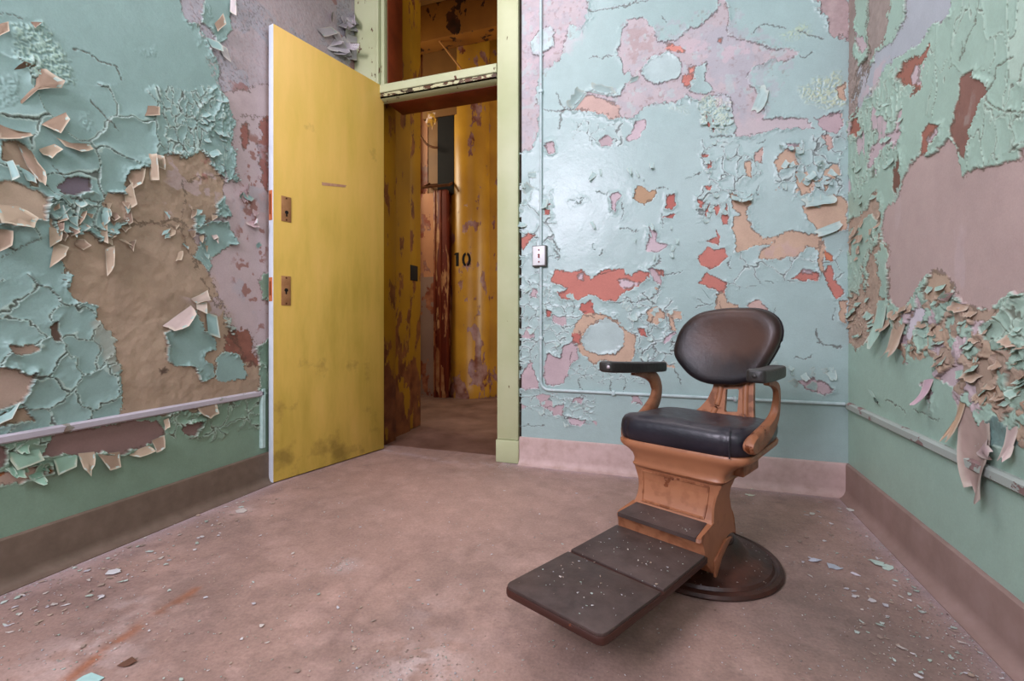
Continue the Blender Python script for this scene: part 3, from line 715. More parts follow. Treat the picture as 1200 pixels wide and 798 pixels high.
# bare patches on the left
w.layer('tan_light', [(-20, 216), (17, 211), (48, 224), (55, 230), (53, 260), (35, 258), (28, 268), (-20, 264)], 5, 0.08, 10)
w.layer('tan', [(2, 168), (20, 166), (36, 180), (47, 202), (45, 219), (38, 215), (30, 200), (15, 191), (4, 188)], 4)
w.layer('hole', [(67, 218), (80, 210), (106, 208), (106, 226), (82, 228), (70, 228)], 3)
w.layer('tan', [(148, 196), (160, 200), (152, 222), (146, 222)], 4)
w.layer('tan_pink', [(8, 404), (28, 403), (46, 408), (42, 413), (30, 418), (15, 415)], 4)
w.layer('dark', [(58, 384), (69, 376), (72, 398), (62, 398)], 4)
w.layer('tan_pink', [(-20, 437), (5, 431), (18, 431), (30, 440), (42, 438), (38, 452), (25, 470), (-20, 488)], 5)
w.layer('tan', [(-20, 494), (28, 474), (40, 492), (-20, 504)], 5)
w.layer('dark', [(189, 433), (196, 430), (196, 436), (190, 437)], 2)
# low band under the conduit
w.layer('mauve', [(58, 517), (65, 508), (100, 503), (130, 500), (155, 494), (187, 491), (190, 508), (178, 520), (140, 533), (60, 534), (44, 536), (52, 524)], 6, 0.06, 10)
w.layer('tan_pink', [(-20, 552), (12, 555), (30, 545), (50, 544), (52, 556), (25, 566), (-20, 568)], 6)
w.layer('mauve', [(-20, 516), (6, 524), (9, 546), (-20, 558)], 5)
w.layer('rust', [(-20, 553), (12, 553), (8, 557), (-20, 559)], 4)
w.layer('rust', [(52, 546), (59, 545), (58, 555), (53, 555)], 3)
w.layer('mauve', [(212, 496), (236, 491), (226, 508), (214, 506)], 4)
# lower wall a shade greener
lowm = (w.z < 0.47) & w.top; w.col[lowm] = lin((124, 150, 130))*(0.95+0.1*fbm(w.h*4, w.z*12, 5, 3)[lowm][:, None])
# crackle
w.cracks([(-40, 318), (20, 322), (75, 322), (115, 360), (140, 410), (147, 492), (-40, 520)], 0.115, 0.002, 6.5, seed=11)
w.cracks([(-40, 60), (40, 60), (60, 100), (150, 95), (185, 100), (200, 150), (190, 190), (150, 200), (148, 262), (60, 280), (-40, 320)], 0.17, 0.0017, 7.0, seed=12, warp=0.22)
w.cracks([(50, 226), (150, 222), (168, 285), (130, 335), (112, 300), (60, 285)], 0.075, 0.0024, 9.0, seed=13, tilt=16.0, drop=0.25, dropkey='tan')
w.cracks([(188, 100), (250, 100), (245, 160), (225, 190), (190, 185)], 0.045, 0.002, 5.0, seed=14, sx_=1.2, sy_=0.8)
w.cracks([(-20, 500), (60, 498), (190, 486), (62, 520), (60, 560), (-20, 575)], 0.10, 0.003, 7.0, seed=15, sy_=1.3)
w.cracks([(186, 480), (308, 462), (312, 500), (240, 518), (190, 512)], 0.085, 0.0022, 6.0, seed=16)
w.rough([(10, 28), (50, 22), (75, 60), (95, 100), (70, 105), (20, 80)], 5.0, 95, (170, 196, 176))
w.rough([(-20, 95), (25, 85), (25, 125), (-20, 130)], 3.0, 110)
w.rough([(88, 135), (110, 130), (115, 155), (95, 160)], 3.0, 110)
w.rough([(160, 52), (185, 52), (178, 66), (158, 64)], 2.5, 90)
w.rough([(236, 5), (250, 5), (250, 28), (238, 28)], 4.0, 110)
for p, wd in (([(0, 20), (8, 18), (28, 20)], 0.7), ([(85, 58), (100, 62), (118, 74), (135, 78), (140, 92)], 0.9), ([(108, 118), (118, 132), (138, 152)], 0.9), ([(62, 195), (70, 205), (76, 210)], 0.8), ([(78, 231), (105, 236), (125, 240)], 0.9), ([(0, 300), (30, 288), (52, 281)], 0.6)):
    w.hair(p, wd*0.8, 1.6)
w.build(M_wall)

# ---------------------------------------------------------------- right wall
TR = (160, 188, 172)
PR = dict(teal=TR, teal_dull=(112, 138, 132), tan=(174, 152, 134), tan_warm=(182, 158, 136), pink=(182, 160, 154), pink_pale=(196, 178, 182), lilac=(172, 178, 184), grey=(156, 142, 134), red=(160, 106, 90), red_brown=(134, 98, 86), brown=(122, 86, 72), white=(212, 206, 214), crack=(94, 80, 66), edge=(206, 226, 210), umber=(116, 96, 86))
WR = Wall('wall_right', 'xr', XR, axis((YF, 0.86, 0.04), (0.86, 1.30, 0.0045), (1.30, YB, 0.0031)), axis((0.0, 0.12, 0.03), (0.12, 2.62, 0.0031), (2.62, CEIL, 0.03)), 303, PR, 5.0, TR)
w = WR
w.layer('lilac', [(1003, 122), (1011, 81), (1041, 54), (1065, 18), (1071, -60), (1120, -60), (1113, 12), (1092, 39), (1074, 57), (1050, 72), (1032, 93), (1020, 117)], 9, 0.05)
w.mottle([(1003, 122), (1011, 81), (1050, 60), (1060, 80), (1025, 120)], 'pink_pale', 14, 0.5, 0.8)
w.layer('grey', [(984, -60), (1054, -60), (1042, 25), (1035, 55), (1018, 70), (1008, 100), (1000, 142), (984, 150)], 8, 0.2, 40, 2.0, 60)
w.layer('teal', [(1003, -60), (1021, -60), (1018, 60), (1009, 82), (1003, 60)], 4)
w.layer('pink', [(1056, 220), (1050, 232), (1041, 244), (1034, 268), (1041, 286), (1040, 349), (1059, 361), (1074, 343), (1080, 334), (1092, 316), (1104, 319), (1119, 340), (1134, 361), (1170, 358), (1188, 345), (1260, 345), (1360, 372), (1440, 300), (1400, 180), (1330, 120), (1260, 160), (1199, 172), (1194, 188), (1165, 193), (1152, 196), (1132, 208), (1124, 182), (1113, 158), (1095, 175), (1077, 184), (1062, 205)], 6, 0.07, 6)
w.mottle([(1040, 200), (1260, 160), (1260, 350), (1040, 350)], 'pink_pale', 5, 0.60, 0.3, 0.4, 20)
w.layer('red_brown', [(1128, 93), (1145, 80), (1143, 90), (1158, 99), (1162, 108), (1149, 129), (1140, 156), (1131, 188), (1122, 177), (1113, 150), (1121, 129), (1125, 114)], 6, 0.15, 20)
w.mottle([(1126, 105), (1148, 105), (1140, 150), (1120, 155)], 'grey', 6, 0.42, 0.7)
w.layer('red', [(1079, 184), (1079, 156), (1090, 144), (1104, 145), (1098, 162), (1084, 180)], 5)
w.layer('pink_pale', [(1086, 165), (1098, 146), (1101, 150), (1090, 168)], 3)
w.layer('red', [(1053, 92), (1060, 78), (1075, 65), (1091, 50), (1092, 60), (1080, 75), (1078, 100), (1070, 116), (1058, 108)], 7)
w.layer('pink_pale', [(1066, 92), (1074, 76), (1084, 74), (1078, 96), (1070, 98)], 4)
w.layer('teal', [(1056, 104), (1074, 100), (1070, 112), (1054, 118)], 4)
w.layer('brown', [(1046, 224), (1050, 190), (1056, 176), (1059, 195), (1056, 215), (1049, 228)], 4)
w.layer('pink_pale', [(1016, 197), (1022, 175), (1040, 155), (1058, 149), (1050, 165), (1030, 180), (1019, 198)], 6)
w.layer('red', [(998, 160), (1001, 138), (1008, 136), (1008, 158)], 3)
w.layer('pink_pale', [(1000, 28), (1018, 55), (1008, 66)], 4)
w.layer('tan', [(986, 285), (1000, 255), (1012, 245), (1028, 222), (1036, 240), (1031, 262), (1022, 292), (1013, 320), (1010, 345), (1022, 300), (1033, 270), (1041, 290), (1039, 350), (1033, 352), (1035, 372), (1029, 396), (1006, 412), (986, 398), (986, 350), (1000, 350), (1006, 330), (1000, 300)], 7, 0.18, 26, 5.0, 60)
w.layer('teal', [(1029, 300), (1036, 282), (1041, 300), (1039, 349), (1030, 350)], 4)
w.layer('teal', [(1000, 270), (1022, 252), (1028, 268), (1014, 310), (1004, 345), (994, 340)], 5)
w.chips([(1040, 352), (1060, 366), (1074, 350), (1085, 336), (1091, 318), (1105, 322), (1120, 345), (1136, 362), (1210, 362), (1280, 380), (1350, 400), (1330, 470), (1290, 560), (1200, 528), (1180, 500), (1150, 480), (1126, 478), (1120, 450), (1100, 440), (1085, 415), (1062, 424), (1048, 400)], 0.042, ['tan', 'tan_warm', 'teal', 'teal', 'tan', 'pink_pale', 'teal', 'tan_warm'], 6.0, seed=3, tilt=9.0, warp=0.55)
w.layer('tan_warm', [(1084, 338), (1092, 314), (1104, 318), (1118, 338), (1112, 345), (1098, 352), (1086, 352)], 5)
w.layer('tan', [(1126, 356), (1150, 362), (1172, 358), (1168, 374), (1140, 376)], 5)
w.layer('white', [(1060, 398), (1066, 376), (1074, 364), (1088, 362), (1086, 376), (1074, 386), (1070, 402)], 4)
w.layer('teal', [(1150, 382), (1175, 370), (1188, 352), (1260, 338), (1300, 380), (1250, 410), (1180, 403), (1165, 396)], 5)
w.layer('teal', [(1072, 388), (1086, 380), (1090, 404), (1078, 412)], 4)
w.layer('pink_pale', [(1104, 442), (1116, 428), (1130, 426), (1130, 446), (1120, 454), (1110, 448)], 5)
w.layer('tan', [(1144, 440), (1148, 418), (1164, 420), (1166, 444), (1152, 448)], 4)
w.layer('pink_pale', [(1078, 448), (1084, 444), (1090, 452), (1096, 460), (1094, 482), (1091, 470), (1086, 458)], 4)
w.layer('teal_dull', [(1146, 500), (1165, 488), (1185, 505), (1194, 525), (1180, 530), (1165, 516)], 6, 0.2, 40)
w.layer('tan', [(1124, 494), (1128, 468), (1137, 472), (1150, 498), (1160, 514), (1145, 524), (1134, 510)], 4)
w.cracks([(1128, 110), (1165, 90), (1400, 60), (1320, 130), (1260, 175), (1195, 180), (1150, 196), (1132, 208), (1130, 180)], 0.095, 0.002, 3.5, sx_=1.5, sy_=0.75, seed=21)
w.cracks([(1085, 50), (1120, -40), (1420, -60), (1400, 90), (1165, 92), (1150, 80), (1120, 130), (1085, 140)], 0.20, 0.0016, 2.5, sx_=1.6, sy_=0.7, seed=22, warp=0.5)
w.cracks([(1000, 125), (1055, 75), (1060, 120), (1050, 180), (1020, 220), (990, 250), (990, 160)], 0.07, 0.0022, 6.0, sx_=1.4, sy_=0.7, seed=23, drop=0.16, dropkey='pink_pale')
w.cracks([(1150, 350), (1260, 345), (1260, 405), (1150, 402)], 0.10, 0.002, 4.0, seed=24)
w.rough([(990, 60), (1012, 60), (1008, 150), (990, 150)], 4.0, 80)
w.rough([(988, 345), (1030, 350), (1030, 400), (990, 410)], 4.0, 70)
for p, wd in (([(1190, 65), (1172, 76), (1168, 92), (1160, 112), (1170, 128), (1200, 133)], 0.9), ([(1152, 10), (1140, 40), (1135, 60)], 0.6), ([(1020, 0), (1016, 40), (1018, 60), (1008, 85)], 1.0), ([(1130, 50), (1133, 60), (1128, 70)], 0.8), ([(1040, 470), (1055, 478), (1062, 482)], 0.6), ([(1075, 478), (1092, 490), (1104, 492)], 0.6)):
    w.hair(p, wd, 2.0)
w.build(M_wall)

# ---------------------------------------------------------------- back wall
TB = (160, 183, 180)
PB = dict(teal=TB, teal_pale=(174, 192, 190), lilac=(184, 173, 175), lilac_grey=(172, 170, 176), pink=(196, 178, 183), pink_tan=(190, 162, 152), mauve=(182, 162, 165), coral=(206, 138, 124), red=(186, 118, 106), red_dark=(178, 104, 94), tan=(190, 162, 140), tan_deep=(178, 146, 116), orange=(196, 120, 90), grey=(172, 152, 150), crack=(84, 76, 70), edge=(206, 216, 212), lime=(190, 206, 172), brown=(134, 104, 90))
WB = Wall('wall_back', 'y', YB, axis((-0.862, XR, 0.003)), axis((0.0, 0.12, 0.03), (0.12, 2.98, 0.003), (2.98, CEIL, 0.03)), 505, PB, 5.0, TB, 0.30, 4.2, 0.0058)
w = WB
w.layer('lilac', [(604, -80), (691, -80), (691, -5), (686, 15), (691, 22), (682, 34), (667, 32), (665, 40), (660, 56), (656, 71), (643, 81), (635, 83), (631, 94), (630, 105), (632, 130), (631, 160), (625, 172), (604, 182)], 6, 0.08, 14)
w.mottle([(604, -60), (690, -60), (690, 40), (604, 170)], 'pink', 6, 0.52, 0.4)
w.mottle([(640, -60), (690, -60), (690, 12), (640, 12)], 'lilac_grey', 9, 0.5, 0.9)
w.layer('teal_pale', [(623, 48), (632, 38), (645, 30), (650, 35), (648, 55), (635, 66), (625, 62)], 3)
w.layer('lilac', [(737, 21), (755, 20), (762, 30), (768, 36), (772, 47), (780, 52), (800, 41), (824, 24), (834, 13), (843, 6), (845, -80), (851, -80), (852, 40), (866, 44), (881, 49), (901, 57), (920, 57), (936, 62), (935, 66), (918, 71), (901, 70), (892, 75), (881, 83), (875, 90), (877, 98), (886, 107), (892, 124), (892, 139), (918, 139), (946, 140), (950, 150), (930, 150), (900, 155), (880, 158), (862, 160), (860, 140), (858, 125), (855, 115), (845, 110), (820, 120), (805, 112), (790, 122), (770, 122), (757, 125), (750, 130), (742, 137), (732, 140), (725, 135), (718, 140), (712, 132), (700, 135), (686, 132), (672, 131), (678, 120), (685, 110), (692, 107), (700, 110), (710, 113), (718, 114), (727, 111), (730, 100), (740, 94), (738, 84), (730, 90), (728, 72), (725, 66), (727, 50), (730, 30)], 5, 0.06, 12)
w.mottle([(730, 20), (770, 30), (775, 60), (735, 75)], 'grey', 10, 0.55, 0.7)
w.mottle([(800, 40), (860, 20), (895, 60), (880, 150), (800, 110)], 'lilac_grey', 6, 0.5, 0.8)
w.mottle([(780, 40), (900, 40), (895, 150), (780, 110)], 'pink', 8, 0.60, 0.7)
for zone in ([(604, -60), (690, -60), (690, 30), (640, 90), (628, 170), (604, 185)], [(728, 20), (770, 30), (850, 0), (935, 62), (895, 140), (800, 118), (720, 140), (672, 132), (735, 95)]):
    w.mottle(zone, 'brown', 55, 0.66, 0.35, 1.0, 3); w.mottle(zone, 'lilac_grey', 30, 0.55, 0.5, 1.0, 3); w.mottle(zone, 'teal_pale', 24, 0.66, 0.5, 1.0, 3)
w.mottle([(733, 24), (770, 34), (772, 60), (738, 80)], 'grey', 22, 0.50, 0.8, 1.0, 4)
w.layer('teal_pale', [(750, 86), (761, 70), (782, 61), (795, 70), (799, 79), (793, 92), (770, 100), (755, 96)], 4)
w.layer('pink_tan', [(672, 131), (680, 118), (692, 112), (708, 118), (725, 124), (726, 136), (718, 140), (704, 134), (688, 133)], 4)
w.layer('coral', [(776, 57), (786, 53), (804, 57), (804, 62), (790, 61)], 5)
w.layer('coral', [(842, 46), (846, 46), (846, 50), (842, 50)], 3)
w.layer('coral', [(808, 78), (816, 76), (815, 84), (808, 84)], 3)
w.layer('red', [(800, 86), (815, 84), (818, 98), (806, 103), (800, 96)], 6, 0.3, 60, 3.0, 120)
w.layer('teal', [(818, 78), (826, 74), (826, 92), (840, 104), (826, 112), (810, 106)], 5)
w.rough([(815, 112), (860, 116), (858, 156), (822, 156)], 5.0, 85, (196, 206, 176))
w.rough([(905, 38), (948, 20), (955, 40), (920, 52)], 3.0, 90, (190, 204, 160))
w.rough([(930, 95), (992, 85), (992, 130), (945, 128)], 3.5, 80, (196, 204, 160))
w.rough([(770, 122), (815, 118), (810, 130), (775, 132)], 2.5, 90, (186, 196, 168))
w.layer('grey', [(946, -80), (996, -80), (996, 44), (976, 40), (969, 30), (965, 18), (955, 8)], 8, 0.2, 40, 2.0, 70)
w.layer('mauve', [(954, 136), (985, 133), (988, 150), (976, 158), (958, 148)], 5)
w.layer('tan', [(980, 105), (990, 96), (990, 120), (982, 116)], 3)
# red coat showing
w.layer('red', [(648, 317), (670, 316), (681, 317), (692, 322), (694, 327), (705, 316), (732, 315), (732, 322), (743, 322), (748, 315), (761, 317), (756, 330), (735, 339), (726, 345), (720, 353), (709, 354), (700, 348), (690, 345), (681, 350), (658, 350), (653, 343), (660, 341), (664, 336), (648, 330)], 4, 0.06, 10)
w.layer('pink', [(724, 331), (735, 327), (752, 331), (740, 335), (727, 337)], 3)
w.layer('pink', [(677, 322), (685, 320), (684, 327), (678, 326)], 2)
w.layer('red_dark', [(682, 356), (695, 351), (698, 368), (690, 371), (681, 363)], 3)
w.layer('red_dark', [(639, 365), (648, 364), (647, 371), (642, 371)], 2)
w.layer('mauve', [(760, 312), (768, 312), (776, 318), (774, 336), (768, 330), (762, 322)], 4)
w.layer('red', [(770, 314), (779, 316), (779, 323), (772, 323)], 2)
w.layer('tan', [(668, 390), (676, 376), (690, 366), (702, 368), (715, 370), (728, 380), (735, 388), (746, 392), (743, 405), (738, 422), (725, 426), (705, 424), (698, 428), (690, 422), (680, 410), (674, 400)], 5, 0.08, 20)
w.layer('teal_pale', [(682, 396), (690, 383), (700, 378), (712, 373), (722, 378), (731, 390), (730, 405), (720, 415), (705, 417), (692, 410), (684, 404)], 3)
w.layer('red_dark', [(669, 391), (680, 391), (681, 403), (672, 401)], 2)
w.layer('mauve', [(637, 438), (640, 416), (646, 414), (658, 418), (662, 404), (672, 400), (677, 405), (676, 420), (668, 432), (668, 440), (660, 448), (640, 451)], 4, 0.05, 14)
w.layer('mauve', [(606, 444), (621, 424), (628, 438), (632, 456), (618, 456), (606, 456)], 4)
w.layer('tan', [(758, 366), (770, 360), (778, 368), (772, 380), (760, 376)], 4)
w.layer('tan', [(780, 366), (790, 378), (792, 388), (784, 384)], 3)
w.layer('pink', [(776, 396), (792, 386), (792, 390), (778, 401)], 2)
w.layer('red_dark', [(748, 384), (757, 385), (758, 393), (751, 394)], 2)
w.layer('tan_deep', [(740, 234), (746, 219), (754, 222), (760, 224), (769, 223), (767, 232), (757, 236), (755, 241), (745, 237)], 2.5)
w.layer('pink', [(744, 141), (758, 140), (755, 150), (748, 162), (738, 168), (733, 163), (740, 154)], 3)
w.layer('mauve', [(701, 164), (710, 159), (718, 163), (716, 171), (706, 171)], 3)
w.layer('mauve', [(640, 168), (648, 167), (649, 176), (642, 179)], 2)
w.layer('pink', [(716, 229), (724, 226), (728, 232), (722, 238), (720, 247), (716, 244)], 3)
w.layer('red_dark', [(781, 230), (791, 228), (791, 240), (783, 246), (778, 243)], 3)
w.layer('red_dark', [(776, 256), (790, 250), (786, 258)], 2)
w.layer('pink', [(761, 265), (767, 268), (771, 281), (785, 287), (773, 296), (757, 294), (760, 284)], 3)
w.layer('red', [(604, 284), (620, 273), (630, 274), (622, 281), (612, 292), (604, 294)], 3)
w.layer('red_dark', [(636, 250), (641, 238), (645, 236), (643, 251)], 2)
w.layer('mauve', [(620, 346), (622, 338), (628, 340), (627, 350)], 2)
for p in ([(819, 234), (825, 238), (824, 245), (820, 243)], [(826, 250), (832, 238), (832, 248), (828, 256)], [(836, 242), (843, 240), (844, 250), (838, 254)], [(845, 252), (850, 237), (854, 255), (853, 264), (846, 262)], [(829, 190), (835, 188), (834, 196), (830, 200)], [(823, 180), (833, 181), (826, 186)], [(825, 217), (836, 216), (832, 223)], [(829, 132), (837, 143), (836, 155), (829, 150)], [(824, 282), (838, 276), (838, 266), (842, 276), (841, 286)]):
    w.layer('red', p, 2.5)
w.layer('red', [(820, 299), (830, 288), (838, 290), (849, 287), (850, 298), (841, 311), (832, 315), (822, 311)], 3)
w.layer('red', [(818, 332), (828, 318), (840, 326), (851, 332), (850, 341), (843, 343), (830, 337)], 3)
w.layer('tan', [(839, 344), (850, 341), (852, 352), (864, 358), (866, 366), (838, 366)], 3)
w.layer('pink_tan', [(873, 359), (892, 351), (899, 364), (880, 366)], 3)
w.layer('tan', [(856, 227), (868, 233), (884, 227), (876, 243), (877, 250), (883, 267), (892, 277), (909, 279), (922, 272), (935, 270), (957, 274), (963, 280), (958, 292), (945, 287), (935, 300), (915, 305), (890, 304), (894, 290), (905, 284), (890, 285), (878, 292), (864, 297), (860, 275), (858, 256), (868, 250), (860, 245)], 5, 0.10, 18)
w.mottle([(890, 284), (945, 284), (935, 306), (890, 306)], 'pink_tan', 8, 0.45, 0.8)
w.layer('tan', [(872, 192), (881, 190), (881, 208), (874, 207)], 3)
w.layer('pink_tan', [(884, 180), (896, 172), (895, 190), (886, 190)], 3)
w.layer('tan', [(907, 190), (915, 175), (937, 168), (939, 175), (932, 184), (936, 193), (920, 198), (913, 201)], 4)
w.layer('pink', [(919, 168), (938, 167), (930, 175), (922, 174)], 2)
w.layer('tan', [(932, 202), (945, 200), (952, 216), (950, 227), (940, 231), (934, 220)], 4)
w.layer('tan', [(963, 212), (972, 208), (970, 220), (966, 222)], 3)
w.layer('tan', [(943, 243), (960, 235), (978, 226), (992, 235), (992, 270), (975, 276), (955, 270), (948, 258)], 5, 0.12, 22, 1.5, 40)
w.layer('pink_tan', [(960, 160), (970, 158), (976, 175), (970, 180)], 4)
w.layer('red', [(927, 326), (939, 318), (958, 321), (957, 330), (943, 330)], 3)
w.layer('pink', [(937, 317), (950, 318), (950, 323), (940, 322)], 2)
w.layer('orange', [(964, 291), (975, 297), (977, 304), (966, 304)], 2)
w.layer('red', [(961, 322), (968, 312), (974, 310), (976, 325), (986, 334), (989, 346), (980, 350), (972, 338)], 4)
w.layer('tan', [(958, 284), (966, 284), (962, 322), (957, 318)], 3)
w.layer('tan', [(983, 352), (992, 352), (992, 380), (985, 374)], 3)
w.layer('mauve', [(935, 446), (950, 440), (966, 449), (976, 456), (965, 463), (945, 456)], 4)
w.layer('mauve', [(640, 478), (662, 472), (661, 490), (650, 487)], 5)
w.layer('pink', [(664, 490), (672, 489), (690, 494), (680, 500), (668, 496)], 4)
w.layer('mauve', [(672, 464), (684, 466), (682, 474), (672, 472)], 4)
w.layer('mauve', [(738, 464), (748, 466), (752, 474), (742, 474)], 4)
# crackle nets
w.cracks([(604, 318), (650, 320), (650, 352), (700, 352), (680, 372), (668, 395), (655, 415), (640, 412), (604, 440)], 0.062, 0.0019, 4.2, seed=31, drop=0.07, dropkey='mauve')
w.cracks([(725, 345), (770, 335), (800, 370), (790, 432), (745, 428), (735, 385)], 0.07, 0.002, 4.5, seed=32, drop=0.12, dropkey='tan')
w.cracks([(858, 282), (960, 300), (990, 280), (990, 330), (930, 332), (900, 338), (850, 338)], 0.115, 0.0018, 2.6, seed=33)
w.cracks([(604, 195), (650, 195), (652, 300), (604, 320)], 0.13, 0.0018, 4.0, seed=34)
w.cracks([(936, 160), (990, 130), (990, 236), (940, 238), (905, 215)], 0.065, 0.0022, 6.0, seed=35, drop=0.22, dropkey='tan')
w.cracks([(820, 160), (860, 158), (900, 200), (862, 235), (815, 262)], 0.085, 0.0018, 4.5, seed=36)
w.cracks([(640, 425), (760, 425), (760, 448), (670, 448)], 0.05, 0.0014, 3.0, seed=37, sy_=1.5)
w.cracks([(604, 456), (700, 462), (700, 500), (640, 492), (604, 482)], 0.06, 0.0018, 4.0, seed=38, sy_=1.4, drop=0.10, dropkey='mauve')
w.cracks([(668, 140), (735, 140), (735, 170), (668, 172)], 0.09, 0.0012, 2.0, seed=39)
for p, wd in (([(686, 8), (694, 11), (728, 7), (760, 0)], 0.8), ([(690, 68), (705, 69), (718, 66)], 0.6), ([(652, 112), (658, 124), (662, 130)], 0.7), ([(659, 130), (658, 142), (656, 150)], 1.0), ([(636, 130), (655, 130), (672, 130)], 0.8), ([(777, 20), (784, 28)], 0.6), ([(882, 40), (890, 34), (905, 30), (918, 30)], 0.6), ([(935, 36), (950, 40), (966, 44)], 0.8), ([(938, 66), (945, 66), (952, 62)], 0.8), ([(958, 384), (957, 392), (962, 400)], 1.0), ([(957, 400), (970, 404), (986, 406)], 0.9), ([(770, 222), (785, 222)], 0.5), ([(730, 270), (742, 270), (750, 270)], 0.6), ([(650, 290), (654, 300), (650, 304)], 1.0), ([(648, 280), (656, 292)], 0.9), ([(765, 310), (772, 308), (775, 300)], 0.8), ([(779, 322), (790, 322), (800, 318)], 0.7), ([(720, 355), (745, 352), (765, 348), (772, 336)], 0.8), ([(604, 498), (640, 500)], 0.5), ([(832, 160), (846, 158), (858, 160)], 0.9), ([(790, 430), (798, 450)], 0.8), ([(878, 425), (892, 420), (905, 425)], 0.6), ([(930, 418), (945, 422), (952, 416)], 0.6)):
    w.hair(p, wd, 1.6)
rv = random.Random(12)
for k in range(34):
    x, y = rv.uniform(660, 985), rv.uniform(150, 470); ln = rv.uniform(6, 22)
    w.hair([(x, y), (x+rv.uniform(-2, 2), y+ln*0.5), (x+rv.uniform(-3, 3), y+ln)] if k % 3 else [(x, y), (x+ln*0.6, y+rv.uniform(-4, 4)), (x+ln*1.2, y+rv.uniform(-6, 6))], rv.uniform(0.4, 0.7), 1.8)
w.build(M_wall)

